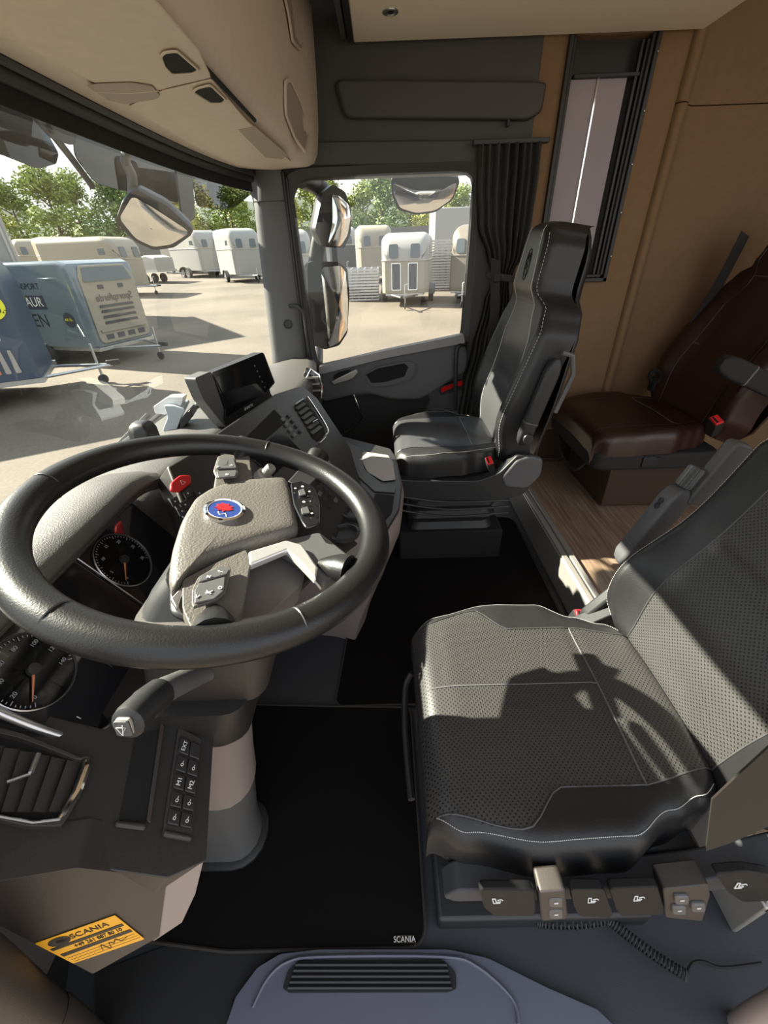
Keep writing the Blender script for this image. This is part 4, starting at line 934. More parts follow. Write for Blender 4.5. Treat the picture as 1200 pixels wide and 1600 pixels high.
# driver's seat hardware
x0 = -.885
def box_(name, c, d, mt, par, bev=.004, M_=None): return build(name, MB().box(c, d, M_), mt, par, bev=bev, seg=3)
fr_ = [(-.07, .355), (-.09, .335), (-.40, .335), (-.62, .40), (-.72, .52), (-.72, .58), (-.60, .50), (-.47, .41), (-.38, .385), (-.09, .385)]
build('side_frame', MB().prism(rnd([V((-.885, y, z)) for y, z in fr_], .25), (.04, 0, 0)), 'rubberfloor', DRV, bev=.008, seg=3)
build('side_frame', MB().prism(rnd([V((-.40, y, z)) for y, z in fr_], .25), (.04, 0, 0)), 'plastic', DRV, bev=.008, seg=3)
build('seat_pan', MB().box((-.617, -.29, .365), (.45, .42, .03)), 'plastic', DRV, bev=.008)
build('suspension_bellows', MB().loft([rr(-.617, -.30, z, .19-(.015 if i % 2 else 0), .19-(.015 if i % 2 else 0), .04) for i, z in enumerate(lin(.05, .35, 11))]), 'trimdk', DRV, ang=30)
build('seat_base', MB().box((-.617, -.30, .03), (.46, .44, .06)), 'plastic', DRV, bev=.008)
def lever(px, X, lab=None, th=.012, tilt=0):
    pts = [at(*p, X=X) for p in px]
    return build('control_lever', MB().prism(rnd(pts, .18), (th, 0, 0), 1.0), 'leverblack', DRV, bev=.004, seg=3)
XL = -.905
for px in ([(748, 1390), (836, 1391), (838, 1425), (834, 1432), (772, 1432), (756, 1420)], [(892, 1390), (944, 1390), (958, 1428), (954, 1434), (905, 1432), (896, 1415)], [(952, 1389), (1028, 1386), (1038, 1420), (1036, 1430), (970, 1432), (962, 1420)], [(1118, 1366), (1165, 1362), (1215, 1370), (1215, 1408), (1160, 1410), (1138, 1395)]): lever(px, XL)
build('switch_block', MB().prism(rnd([at(*p, X=XL) for p in ((842, 1395), (884, 1392), (888, 1436), (846, 1440))], .15), (.03, 0, 0)), 'dashbrown', DRV, bev=.003)
build('switch_block', MB().prism(rnd([at(*p, X=XL+.005) for p in ((1036, 1390), (1108, 1383), (1110, 1400), (1098, 1440), (1040, 1434))], .1), (.03, 0, 0)), 'dashbrown', DRV, bev=.003)
for p, X in (((869, 1412), XL-.002), ((869, 1430), XL-.002), ((1066, 1408), XL), ((1062, 1424), XL), ((1092, 1420), XL)):
    k = build('rocker_switch', MB().prism(rnd([at(p[0]+dx, p[1]+dy, X=X) for dx, dy in ((-11, -6), (11, -6), (11, 6), (-11, 6))], .3), (.006, 0, 0)), 'plasticgrey', DRV, bev=.002)
    v_ = at(p[0], p[1], X=X-.0015); text('switch_mark', '=', v_, (0, -1, 0), (0, 0, 1), .012, 'ink', k)
def seaticon(px, X):
    c = at(*px, X=X); mb = MB(); P_ = [c+V((0, -a*.0008, b*.0011)) for a, b in ((-8, 9), (-3, 9), (1, -4), (9, -3), (9, -8), (-3, -9), (-8, 9))]
    mb.tube(P_, .0008, 5); mb.tube([c+V((0, -a*.0008, b*.0011)) for a, b in ((2, 3), (8, 6), (12, 2))], .0008, 5); build('lever_mark', mb, 'ink', DRV)
for px in ((775, 1408), (924, 1407), (996, 1404), (1155, 1384)): seaticon(px, XL-.0012)
for px, X in (((655, 1152), -.40), ((657, 1215), -.46)): pass
build('front_lever', MB().tube(cr_([V((-.50, -.045, .39)), V((-.52, -.03, .36)), V((-.62, -.025, .34)), V((-.74, -.03, .34))], 5), .007, 8), 'plastic', DRV)
# armrests
def armrest(par, p0, p1, X, w=.045, d=.05, knob=True, mt='doorgrey'):
    a, b = V((X, *p0)), V((X, *p1)); t = (b-a).normalized(); n_ = t.cross(V((1, 0, 0))).normalized()
    L_ = (b-a).length; rings = []
    for s_, hx, hn in ((0, .5, .5), (.04, .8, .85), (.12, 1, 1), (.85, 1, 1), (.95, .95, .8), (1, .7, .4)):
        rings.append(rrect(frame(a+t*L_*s_, (1, 0, 0), n_), -w/2*hx, -d/2*hn, w/2*hx, d/2*hn, .010))
    ar = build('armrest', MB().loft(rings), mt, par, ang=50)
    build('armrest_band', MB().loft([rrect(frame(a+t*L_*s_, (1, 0, 0), n_), -w/2-.001, -d/2-.001, w/2+.001, d/2+.001, .010) for s_ in (.27, .285)]), 'pillar', ar)
    return ar, t, n_, L_, a
ar, t_, n_, L_, a_ = armrest(DRV, (-.61, .51), (-.692, .735), -.272, .05, .055)
kn = MB(); kc = a_+t_*(L_+.026)+n_*.004
kk = []
for i in range(36): kk.append(.0195 if i % 2 else .0165)
rings = [[kc+t_*h+(V((1, 0, 0))*math.cos(2*PI*i/36)+n_*math.sin(2*PI*i/36))*kk[i]*s_ for i in range(36)] for h, s_ in ((-.025, .95), (-.022, 1), (.02, 1), (.026, .85))]
build('adjuster_knob', MB().loft(rings), 'plasticgrey', ar, ang=20)
for q in (.62, .68): build('screw_cap', MB().lathe(a_+t_*L_*(q+.12)+n_*.0275, n_, [(.008, 0), (.0085, .001), (.006, .001), (.005, -.002), (0, -.002)], 16), 'trimdk', ar)
build('pivot_arm', MB().prism(rnd([V((-.30, y, z)) for y, z in ((-.69, .70), (-.725, .80), (-.745, .855), (-.785, .845), (-.785, .78), (-.74, .69))], .3), (.035, 0, 0)), 'pillar', DRV, bev=.006)
ar, t_, n_, L_, a_ = armrest(PAS, (-.50, .60), (-.575, .90), .305, .04, .05, mt='plastic')
build('pivot_cap', MB().lathe((.283, -.515, .63), (-1, 0, 0), [(.019, 0), (.017, .006), (0, .007)], 24), 'trimdk', PAS)
build('arm_bracket', MB().tube([V((.30, -.60, .72)), V((.30, -.635, .85)), V((.30, -.62, .91)), V((.30, -.585, .92))], .009, 8), 'plasticgrey', PAS)
ar, t_, n_, L_, a_ = armrest(BRN, (-1.16, .86), (-1.55, .70), .36, .06, .07, mt='matte')
# buckles
def buckle(name, c, d, lab, S_=1):
    d = V(d).normalized(); r_ = root(name, c, lab, 'seat belt buckle'); c = V(c)
    e_ = V((1, 0, 0)); e_ = (e_-d*e_.dot(d)).normalized(); g_ = d.cross(e_)
    f_ = frame(c, e_, g_)
    build('buckle_body', MB().loft([[f_(a*S_*.016*k, b*S_*.011*k, 0)+d*h*S_ for a, b in ((-1, -1), (1, -1), (1, 1), (-1, 1))] for h, k in ((-.05, .8), (-.03, 1), (.008, 1.05))]), 'matte', r_, bev=.002)
    build('release_button', MB().prism([f_(a*S_*.0155, b*S_*.0105, 0)+d*.008*S_ for a, b in ((-1, -1), (1, -1), (1, 1), (-1, 1))], d*.006*S_, .92), 'red', r_, bev=.0015)
    build('latch_slot', MB().prism([f_(a*S_*.011, b*S_*.0025+.004*S_, 0)+d*.0138*S_ for a, b in ((-1, -1), (1, -1), (1, 1), (-1, 1))], d*.0006), 'void', r_)
buckle('seat_belt_buckle', at(905, 966, X=-.335), (-.35, -.05, 1), 'red buckle beside the driver seat cushion at the wood floor edge', 1.25)
buckle('seat_belt_buckle', at(765, 722, X=.27), (-.5, .3, .8), 'red topped buckle on the inner side of the passenger seat', 1.1)
buckle('seat_belt_buckle', at(1118, 660, X=.42), (-.4, .35, .8), 'red buckle on the brown rear seat', 1.4)
build('buckle_stalk', MB().prism([at(905, 985, X=-.335), at(935, 960, X=-.335), at(960, 1000, X=-.335), at(950, 1010, X=-.335)], (-.02, 0, 0)), 'plastic', DRV, bev=.003)
build('hinge_cover', MB().prism(rnd([V((-.345, y, z)) for y, z in ((-.50, .36), (-.49, .42), (-.545, .50), (-.60, .50), (-.60, .38))], .25), (-.03, 0, 0)), 'plastic', DRV, bev=.006)
# passenger seat base
build('side_cover', MB().prism(rnd([V((.325, y, z)) for y, z in ((-.035, .46), (-.045, .40), (-.10, .355), (-.46, .345), (-.55, .37), (-.605, .47), (-.60, .52), (-.545, .545), (-.50, .545), (-.44, .47), (-.36, .44), (-.10, .45))], .2), (.04, 0, 0)), 'plastic', PAS, bev=.008, seg=3)
build('hinge_cover', MB().prism(rnd([V((.318, y, z)) for y, z in ((-.45, .455), (-.50, .53), (-.55, .545), (-.60, .53), (-.605, .46), (-.56, .40), (-.47, .41))], .3), (.03, 0, 0)), 'doorgrey', PAS, bev=.008, seg=3)
build('seat_pan', MB().box((.60, -.27, .41), (.50, .44, .06)), 'plastic', PAS, bev=.01)
build('suspension_bellows', MB().loft([rr(.60, -.28, z, .20-(.015 if i % 2 else 0), .19-(.015 if i % 2 else 0), .04) for i, z in enumerate(lin(.16, .40, 9))]), 'trimdk', PAS, ang=30)
build('seat_base', MB().box((.60, -.28, .08), (.44, .46, .16)), 'void', PAS, bev=.008)
for i in range(3): build('frame_rail', MB().tube(cr_([V((.33, -.04-.01*i, .38-.035*i)), V((.32, -.25, .35-.035*i)), V((.33, -.50, .345-.03*i))], 4), .005, 8), 'plastic', PAS)
# headrest emblem (embossed oval)
for q in (.030, .022):
    build('embossed_emblem', MB().tube([pb_.S(q*.75*math.cos(t), .84+q*1.5*math.sin(t)/.76, .001) for t in lin(0, 2*PI, 33)[:-1]], .0014, 5, closed=True), 'leather', PAS)
build('embossed_crest', MB().tube([pb_.S(x_, v_, .001) for x_, v_ in ((-.006, .82), (.006, .825), (-.004, .835), (.008, .845), (-.006, .855), (.004, .865), (0, .875))], .0016, 5), 'leather', PAS)
# brown seat base
BX = [V((x, y, .44)) for x, y in ((.50, -.87), (1.0, -.87), (1.0, -1.40), (.50, -1.40))]
build('base_box', MB().prism(rnd([V((x, y, .39)) for x, y in ((.47, -.885), (1.02, -.885), (1.02, -1.42), (.47, -1.42))], .12), (0, 0, .075)), 'matte', BRN, bev=.012, seg=3)
build('base_panel', MB().prism([V((x, y, .155)) for x, y in ((.56, -1.02), (.98, -1.02), (.98, -1.42), (.56, -1.42))], (0, 0, .24)), 'bottomwood', BRN, bev=.006)
build('reflective_plate', MB().box((1.09, -.99, .25), (.012, .20, .17)), 'bottomwood', BRN)
build('adjust_handle', MB().tube(cr_([V((.56, -.90, .40)), V((.57, -.86, .35)), V((.72, -.86, .35)), V((.86, -.88, .40))], 5), .006, 8), 'matte', BRN)
build('switch_plate', MB().box((.466, -1.12, .43), (.006, .07, .045)), 'gloss', BRN, bev=.002)

# ------------------------------------------------------------------ belts
def belt(name, path, wd, w, mt, lab):
    o = build(name, strap(path, wd, w), mt, smooth=True); tag(o, lab, 'seat belt'); return o
P = [at(*p, X=X) for p, X in (((826, 470), .98), ((800, 540), .93), ((778, 600), .88), ((755, 640), .85), ((747, 655), .83))]
belt('seat_belt', cr_(P, 5), (0, 1, .3), .045, 'belt', 'grey seat belt hanging slack along the outer side of the passenger seat')
P = [at(*p, X=X) for p, X in (((775, 405), 1.02), ((772, 500), .97), ((765, 560), .93), ((752, 600), .92), ((742, 655), .92))]
belt('seat_belt', cr_(P, 5), (0, 1, .3), .045, 'beltbrown', 'seat belt webbing running down beside the curtain tie')
bh = root('belt_tongue', at(782, 535, X=.9), 'small metal belt tongue hanging on the belt by the passenger seat', 'belt tongue')
build('tongue_plate', MB().box(at(780, 533, X=.88), (.006, .05, .03)), 'chrome', bh, bev=.003); build('tongue_grip', MB().box(at(786, 538, X=.88), (.014, .03, .03)), 'matte', bh, bev=.003)
P = [at(*p, X=X) for p, X in (((1165, 365), .95), ((1120, 450), .98), ((1070, 530), 1.0), ((1030, 595), 1.0))]
belt('seat_belt', cr_(P, 5), (-.3, 1, .4), .06, 'belt', 'black seat belt stretched down beside the backrest of the brown rear seat')
rt_ = root('belt_retractor', at(1022, 605, X=.99), 'black belt anchor gathered at the corner of the brown rear seat', 'belt anchor')
build('anchor_body', MB().box(at(1024, 600, X=.98), (.05, .05, .07)), 'matte', rt_, bev=.01); build('anchor_loop', MB().tube([at(1024+9*math.cos(t), 588+9*math.sin(t), X=.95) for t in lin(0, 2*PI, 17)[:-1]], .009, 8, closed=True), 'matte', rt_)
o = build('seat_belt', MB().prism([at(*p, X=-.895) for p in ((1113, 1250), (1150, 1215), (1205, 1165), (1290, 1100), (1290, 1230), (1200, 1292), (1140, 1318), (1103, 1330))], (.002, 0, 0)), 'beltbrown'); tag(o, 'dark brown seat belt webbing at the outer rear corner of the driver seat', 'seat belt')

# ------------------------------------------------------------------ floor mats, sill, cables
def mat_(name, pts, lab, m_='carpet', z=.0, th=.010):
    r_ = root(name, pts[0], lab, 'floor mat'); P_ = rnd([V((p.x, p.y, z)) for p in pts], .10, 5)
    build('pile', MB().prism(P_, (0, 0, th)), m_, r_, bev=.003)
    build('binding', MB().tube([V((p.x, p.y, z+th)) for p in P_], .0035, 6, closed=True), 'carpetgrey', r_)
    return r_
F = lambda x, y, z=0: at(x, y, Z=z)
dm = mat_('floor_mat', [V((-.875, .36, 0)), V((-.875, -.055, 0)), V((-.35, -.055, 0)), V((-.34, .195, 0)), V((-.32, .60, 0)), V((-.85, .60, 0))], 'black carpet mat in the driver footwell with a small label at its corner', z=.001)
tp = build('mat_label', MB().prism(rnd([F(*p, .0125) for p in ((614, 1474), (617, 1461), (647, 1461), (650, 1474))], .1), (0, 0, .001)), 'gloss', dm)
text('mat_label_text', 'SCANIA', F(632, 1468, .0142), (0, -1, 0), (1, 0, 0), .013, 'ink', tp, sx=1.0)
mat_('floor_mat', [V((-.34, .185, 0)), V((-.34, -.66, 0)), V((.70, -.66, 0)), V((.74, -.05, 0)), V((.45, .02, 0)), V((-.02, .16, 0))], 'wide black carpet mat covering the middle of the cab floor beside the wood step', z=.001)
sl = root('door_sill', (-.93, 0, 0), 'blue grey door sill panel with raised border below the driver door', 'door sill')
ss = [F(*p) for p in ((355, 1610), (372, 1560), (405, 1515), (440, 1494), (500, 1487), (700, 1487), (760, 1500), (850, 1545), (930, 1580), (960, 1610), (900, 1640), (420, 1640))]
build('sill_plate', MB().prism(rnd([V((p.x, p.y, .0)) for p in ss], .12), (0, 0, .02)), 'sill', sl, bev=.006, seg=3)
in_ = [F(*p, .021) for p in ((395, 1575), (418, 1530), (450, 1503), (505, 1495), (690, 1495), (745, 1510), (800, 1560), (810, 1600))]
build('raised_border', MB().tube(cr_(in_, 4), .006, 8, el=.6), 'sill', sl)
tr_ = build('step_pad', MB().prism(rnd([F(*p, .021) for p in ((442, 1545), (450, 1518), (468, 1501), (692, 1500), (712, 1520), (713, 1546), (700, 1551), (452, 1552))], .2), (0, 0, .004)), 'matte', sl, bev=.001)
for i in range(5): yy = 1507+i*9; build('tread_rib', MB().tube([F(462-i*3, yy, .0265), F(698+i*2, yy, .0265)], .0028, 6), 'trimdk', tr_)
ds = root('door_seal', (-1.0, 0, 0), 'black rubber door seal and lower frame along the bottom of the driver doorway', 'door seal')
build('rubber_seal', MB().tube(cr_([F(*p, -.01) for p in ((250, 1660), (380, 1610), (440, 1586), (560, 1578), (700, 1577), (820, 1600), (900, 1640))], 5), .012, 10), 'matte', ds)
build('frame_lip', MB().tube(cr_([F(*p, -.02) for p in ((300, 1680), (420, 1625), (520, 1600), (700, 1595), (820, 1625), (900, 1670))], 5), .008, 8), 'silverpl', ds)
# lower door frame sweeping up at the left foreground
pf = build('door_frame_trim', MB().tube(cr_([at(*p, X=X) for p, X in (((-200, 1440), -1.0), ((-60, 1510), -1.0), ((60, 1590), -1.0), ((170, 1660), -1.0), ((300, 1760), -1.0))], 6), .030, 16, el=.8), 'dashbrown'); tag(pf, 'thick dark door frame moulding curving across the lower left foreground', 'door frame')
# step well behind (left of sill)
build('trim_8', MB().prism([F(*p, -.0) for p in ((150, 1520), (270, 1475), (480, 1484), (420, 1500), (365, 1560), (350, 1640), (150, 1640))], (0, 0, .004)), 'matte', kind='structure')
# coil cable
def coil():
    r_ = root('coiled_cable', F(960, 1470), 'black coiled spiral cable lying on the floor beside the driver seat base', 'cable')
    for px in ([(838, 1440), (880, 1444), (930, 1440), (965, 1430)], [(950, 1437), (985, 1465), (1030, 1498), (1072, 1524)]):
        pth = cr_([F(*p, .03) for p in px], 60); pts = []
        for i, p in enumerate(pth):
            t = (pth[min(i+1, len(pth)-1)]-pth[max(i-1, 0)]).normalized(); b = t.cross(V((0, 0, 1))); a = i*2*PI/7.5
            pts.append(p+V((0, 0, 1))*.0085*math.sin(a)+b*.0085*math.cos(a))
        build('coil', MB().tube(pts, .0021, 5), 'plastic', r_)
    build('cable_tail', MB().tube(cr_([F(*p, .02) for p in ((1072, 1524), (1082, 1505), (1100, 1503), (1130, 1512), (1190, 1505))], 5), .003, 6), 'matte', r_)
coil()
g = build('seat_grab_bar', MB().tube([at(*p, X=-.98) for p in ((1095, 1640), (1140, 1610), (1190, 1580), (1260, 1545))], .017, 14), 'lilac'); tag(g, 'pinkish grey bar at the lower right corner of the driver doorway', 'bar')
0 and build('floor_strip', MB().box((-.90, -.66, .03), (.05, .18, .05)), 'dashbrown', bev=.01)

# ------------------------------------------------------------------ outside: yard full of trailers
def wheel(par, x, y, r=.32, w=.2):
    o = build('wheel', MB().lathe((x, y-w/2, G0+r), (0, 1, 0), [(r*.55, 0), (r*.93, 0), (r, w*.15), (r, w*.85), (r*.93, w), (r*.55, w)], 24), 'tyre', par)
    build('wheel_rim', MB().lathe((x, y-w/2-.005, G0+r), (0, 1, 0), [(0, .03), (r*.25, .0), (r*.4, .05), (r*.58, .0), (r*.6, .03), (r*.6, w+.01), (r*.3, w-.02), (0, w)], 20), 'steel', o)
G0 = 0
def hsec(x, w, z0, z1, rt_=.35, n=6, nar=1.0):
    pts = [V((x, -w/2, z0)), V((x, -w/2, (z0+z1)/2))]
    for i in range(n+1):
        a = R_(180-90*i/n); pts.append(V((x, -w/2*nar+rt_+rt_*math.cos(a), z1-rt_+rt_*math.sin(a))))
    for i in range(n+1):
        a = R_(90-90*i/n); pts.append(V((x, w/2*nar-rt_+rt_*math.cos(a), z1-rt_+rt_*math.sin(a))))
    pts += [V((x, w/2, (z0+z1)/2)), V((x, w/2, z0))]
    return pts
def horse_trailer(name, pos, ang, label, L=3.2, Wd=1.7, H=2.4, body='trailer_white', top='trailer_white', panel=None, wins=True, axles=1, nose=.5, door=True, textf=None):
    r_ = root(name, (pos[0], pos[1], gz(pos[0])), label, 'horse trailer', local=True); r_.rotation_euler = (0, 0, R_(ang))
    z0 = .50; zm = z0+(H-z0)*.55
    def secs(za, zb, rr_):
        out = []
        for x, k in ((-L, 1), (-.45, 1), (-.2, .97), (-.06, .88), (0, .72)):
            top_ = zb; out.append((x, k, top_))
        return out
    low = MB().loft([[V((x+ (0), y*k, z)) for y, z in ((-Wd/2, z0), (-Wd/2, zm), (0, zm), (Wd/2, zm), (Wd/2, z0))] for x, k in ((-L, 1), (-.45, 1), (-.18, .95), (-.04, .82), (0, .62))])
    build('body', low, body, r_, ang=30)
    up_ = MB().loft([hsec(x-dx*0, Wd*k*1.01, zm, h, .30) for x, k, h, dx in ((-L, 1, H, 0), (-.9, 1, H, 0), (-.6, 1, H*.985, 0), (-.35, .97, H*.955, 0), (-.15, .90, H*.90, 0), (-.02, .78, H*.80, 0), (.01, .70, zm+.32, 0))])
    build('hood', up_, top, r_, ang=50)
    build('belt_line', MB().tube([V((x, s*Wd/2*k*1.012, zm)) for s, rng in ((1, ((-L, 1), (-.45, 1), (-.18, .95), (-.03, .82), (.01, .62))), (-1, ((.01, .62), (-.03, .82), (-.18, .95), (-.45, 1), (-L, 1)))) for x, k in rng], .02, 6), 'silverpl', r_)
    if wins:
        for s in (-1, 1):
            w_ = build('front_window', MB().prism(rnd([V((-.012+.0, s*y, z)) for y, z in ((.24*Wd/2, zm+.08), (.64*Wd/2, zm+.08), (.62*Wd/2, zm+.54), (.26*Wd/2, zm+.54))], .2), (.055, 0, 0)), 'winglass', r_)
            for v in w_.data.vertices: v.co.x -= max(0, v.co.z-zm-.34)*.2
            build('side_window', MB().box((-.75, s*Wd/2*1.0, zm+.35), (.42, .03, .28)), 'winglass', r_, bev=.03)
    if panel:
        for s in (-1, 1): build('front_panel', MB().prism(rnd([V((.005, s*y, z)) for y, z in ((.16, z0+.12), (.50, z0+.12), (.50, zm-.1), (.16, zm-.1))], .08), (.012, 0, 0)), panel, r_)
        for s in (-1, 1): build('panel_frame', ringp(resamp([V((.01, s*y, z)) for y, z in ((.14, z0+.10), (.52, z0+.10), (.52, zm-.08), (.14, zm-.08))], 40), resamp([V((.01, s*y, z)) for y, z in ((.17, z0+.13), (.49, z0+.13), (.49, zm-.11), (.17, zm-.11))], 40), (.012, 0, 0)), 'white', r_)
    if door: build('side_door', MB().box((-.85, Wd/2+.004, (z0+zm)/2), (.55, .02, zm-z0-.12)), body, r_, bev=.01)
    build('chassis', MB().box((-L/2, 0, z0-.05), (L, Wd*.8, .08)), 'steel', r_)
    for s in (-1, 1):
        build('drawbar', MB().tube([V((-.1, s*Wd*.3, z0-.06)), V((1.15, 0, z0-.06))], .035, 8), 'steel', r_)
        for k in range(axles): wheel(r_, -L*.55-.72*(k-(axles-1)/2)*1, s*(Wd/2+.06))
        build('fender', MB().grid([[V((-L*.55+(.38+.36*(axles-1))*math.cos(a), s*(Wd/2)+dy*s, .34+.40*math.sin(a))) for a in lin(0, PI, 12)] for dy in (-.02, .22)], (0, 0, .02)), 'plasticgrey', r_)
    build('coupling', MB().box((1.2, 0, z0-.04), (.25, .08, .09)), 'trimdk', r_, bev=.02)
    jw = build('jockey_stand', MB().tube([V((.85, .1, .22)), V((.85, .1, .85)), V((.85, .22, .87))], .025, 8), 'steel', r_)
    build('jockey_wheel', MB().lathe((.85, .08, .11), (0, 1, 0), [(0, 0), (.10, 0), (.11, .02), (.10, .04), (0, .04)], 16), 'tyre', jw)
    return r_
def place(px, py, D):
    "a point on the ground in the direction of a pixel column, D metres ahead"
    p = at(px, py, X=CAM.x+D); return (p.x, p.y)
grp = None
horse_trailer('horse_trailer', place(632, 487, 18.7), 172, 'cream and grey single horse trailer with two front windows seen through the passenger window', H=2.55, Wd=1.9, body='trailer_cream', top='trailer_white', panel='darkpanel')
horse_trailer('horse_trailer', place(728, 487, 18.7), 150, 'weathered brown horse trailer at the right edge of the passenger window', H=2.75, Wd=1.8, body='trailer_brown', top='trailer_brown')
horse_trailer('horse_trailer', place(588, 445, 28), 185, 'pale cream horse trailer parked behind the grey panel stack', H=2.9, Wd=2.0, body='trailer_cream', top='trailer_cream')
horse_trailer('horse_trailer', place(540, 440, 34), 190, 'white horse trailer with dark lower half behind the mirrors', H=2.9, Wd=2.0, body='darkpanel', top='trailer_white')
horse_trailer('horse_trailer', place(468, 465, 22.5), 200, 'white horse trailer at the left edge of the passenger window', H=2.8, Wd=1.8)
horse_trailer('horse_trailer', place(394, 437, 31), 215, 'white horse trailer just beside the right end of the windscreen', H=3.0, Wd=2.0)
horse_trailer('horse_trailer', place(338, 425, 36), 232, 'white horse trailer with side door and single small window facing the yard', H=3.0, Wd=2.2, L=4.0, axles=2)
horse_trailer('horse_trailer', place(306, 422, 41), 230, 'grey panelled horse trailer with white hood left of the white side door trailer', H=3.1, Wd=2.2, body='trailer_grey', top='trailer_white')
horse_trailer('horse_trailer', place(218, 446, 26), 258, 'long cream two axle horse trailer in the middle of the windscreen view', H=2.75, Wd=2.2, L=4.6, axles=2, body='trailer_cream', top='trailer_cream')
horse_trailer('horse_trailer', place(116, 434, 33), 225, 'rounded cream horse trailer behind the grey transport trailer', H=2.9, Wd=2.2, body='trailer_cream', top='trailer_cream')
horse_trailer('horse_trailer', place(66, 432, 36), 215, 'small cream horse trailer furthest left in the back row', H=2.85, Wd=2.0, body='trailer_cream', top='trailer_cream')

def box_trailer(name, pos, ang, label, cat, L, Wd, H, m_, z0=.55, front=True):
    r_ = root(name, (pos[0], pos[1], gz(pos[0])), label, cat, local=True); r_.rotation_euler = (0, 0, R_(ang))
    build('box_body', MB().loft([hsec(x, Wd*k, z0, h, .12) for x, k, h in ((-L, 1, H), (-.35, 1, H), (-.12, .96, H*.97), (0, .86, H*.86))]), m_, r_, ang=40)
    build('chassis', MB().box((-L/2+.05, 0, z0-.06), (L, Wd*.96, .10)), 'steel', r_)
    for s in (-1, 1):
        build('drawbar', MB().tube([V((-.1, s*Wd*.3, z0-.08)), V((1.3, 0, z0-.10))], .035, 8), 'steel', r_)
        for k in (-.4, .4): wheel(r_, -L*.55+k, s*(Wd/2-.05), .33)
    build('coupling', MB().box((1.35, 0, z0-.05), (.30, .10, .12)), 'trimdk', r_, bev=.02)
    jw = build('jockey_stand', MB().tube([V((1.0, .12, .2)), V((1.0, .12, .95))], .03, 8), 'steel', r_)
    build('jockey_wheel', MB().lathe((1.0, .09, .12), (0, 1, 0), [(0, 0), (.11, 0), (.12, .03), (.11, .06), (0, .06)], 16), 'tyre', jw)
    return r_
# dark blue rental trailer, far left
b = box_trailer('rental_trailer', (7.7, 6.95), -62, 'dark blue rental trailer with a yellow price circle at the left edge of the windscreen', 'trailer', 4.2, 2.2, 2.75, 'trailer_blue')
def side_(L_, Wd, H, r_, s=1):
    return lambda x, z, c=0.006: V((x, s*(Wd/2+c), z))
b.scale = (.88, .88, .88)
def local_text(par, nm, body, o, x, y, size, m_, sx=1.0): return text(nm, body, o, x, y, size, m_, par, sx=sx)
for sgn in (1, -1):
    xd = (-sgn, 0, 0)
    c_ = build('price_circle', MB().lathe((-.27, sgn*1.103, 1.95), (0, sgn, 0), [(.25, 0), (.25, .006), (0, .006)], 32), 'lime', b)
    local_text(b, 'price_text', 'MIETEN', (-.27, sgn*1.113, 2.05), xd, (0, 0, 1), .12, 'blackink'); local_text(b, 'price_text', 'AB 50,-', (-.27, sgn*1.113, 1.88), xd, (0, 0, 1), .17, 'blackink')
    build('info_label', MB().box((-.42, sgn*1.106, 1.45), (.16, .01, .22)), 'white', b); build('price_stripe', MB().box((-1.2, sgn*1.106, 2.35), (.4, .01, .05)), 'lime', b)
    for k in range(4): build('painted_finger', MB().prism(rnd([V((-.30-k*.17, sgn*1.104, z)) if 0 else V((-.30-k*.17+dx, sgn*1.104, z)) for dx, z in ((-.05, .7), (.05, .7), (.03, 1.15+.08*k), (-.03, 1.15+.08*k))], .3), (0, sgn*.004, 0)), 'orange' if k == 2 else 'lilac_lt', b)
# grey rental trailer with lettering, its nose carrying a modelled reflection of a truck front
t_ = box_trailer('rental_trailer', (10.3, 6.6), -108, 'grey blue rental trailer with a glossy nose carrying a modelled reflection of a truck front', 'trailer', 4.6, 2.3, 2.75, 'trailer_teal')
for sgn in (1, -1):
    xd = (-sgn, 0, 0); y_ = sgn*1.158
    local_text(t_, 'side_text', 'TRANSPORT', (-1.9, y_, 2.15), xd, (0, 0, 1), .22, 'blackink'); local_text(t_, 'side_text', 'BLAUR', (-1.9, y_+sgn*.006, 1.75), xd, (0, 0, 1), .34, 'ink')
    build('text_band', MB().box((-1.9, sgn*1.153, 1.75), (1.2, .01, .36)), 'darkpanel', t_); local_text(t_, 'side_text', 'EEN', (-1.9, y_, 1.25), xd, (0, 0, 1), .5, 'blackink')
    build('side_door', MB().box((-.85, sgn*1.153, 1.5), (.75, .012, 1.7)), 'trailer_teal', t_, bev=.004)
    e_ = build('price_oval', MB().lathe((-.62, sgn*1.160, 1.30), (0, sgn, 0), [(.20, 0), (.20, .006), (0, .006)], 28), 'darkpanel', t_)
    local_text(t_, 'price_text', 'AB 70,-', (-.62, sgn*1.17, 1.30), xd, (0, 0, 1), .10, 'lime')
t_.scale = (.82, .82, .82)
# reflection of the truck front in the nose, built as solid coloured parts
nf = lambda y, z, c=0: V((.02+c-max(0, z-2.3)*.25, y, z))
build('nose_reflection', MB().prism(rnd([nf(y, z, -.02) for y, z in ((-.95, .62), (.95, .62), (.93, 2.35), (.75, 2.62), (-.75, 2.62), (-.93, 2.35))], .1), (.05, 0, 0)), 'trailer_cream', t_, bev=.02)
build('reflected_windscreen', MB().prism(rnd([nf(y, z, .032) for y, z in ((-.85, 2.22), (.85, 2.22), (.72, 2.57), (-.72, 2.57))], .2), (.01, 0, 0)), 'winglass', t_)
for y in (-.35, .35): build('reflected_vent', MB().box(nf(y, 2.08, .034), (.01, .18, .10)), 'darkpanel', t_)
for k, z in enumerate((1.55, 1.42, 1.27, 1.12)): build('reflected_grille', MB().prism(rnd([nf(y, zz, .03) for y, zz in ((-.62, z), (.62, z), (.58, z+.07), (-.58, z+.07))], .2), (.015, 0, 0)), 'darkpanel', t_)
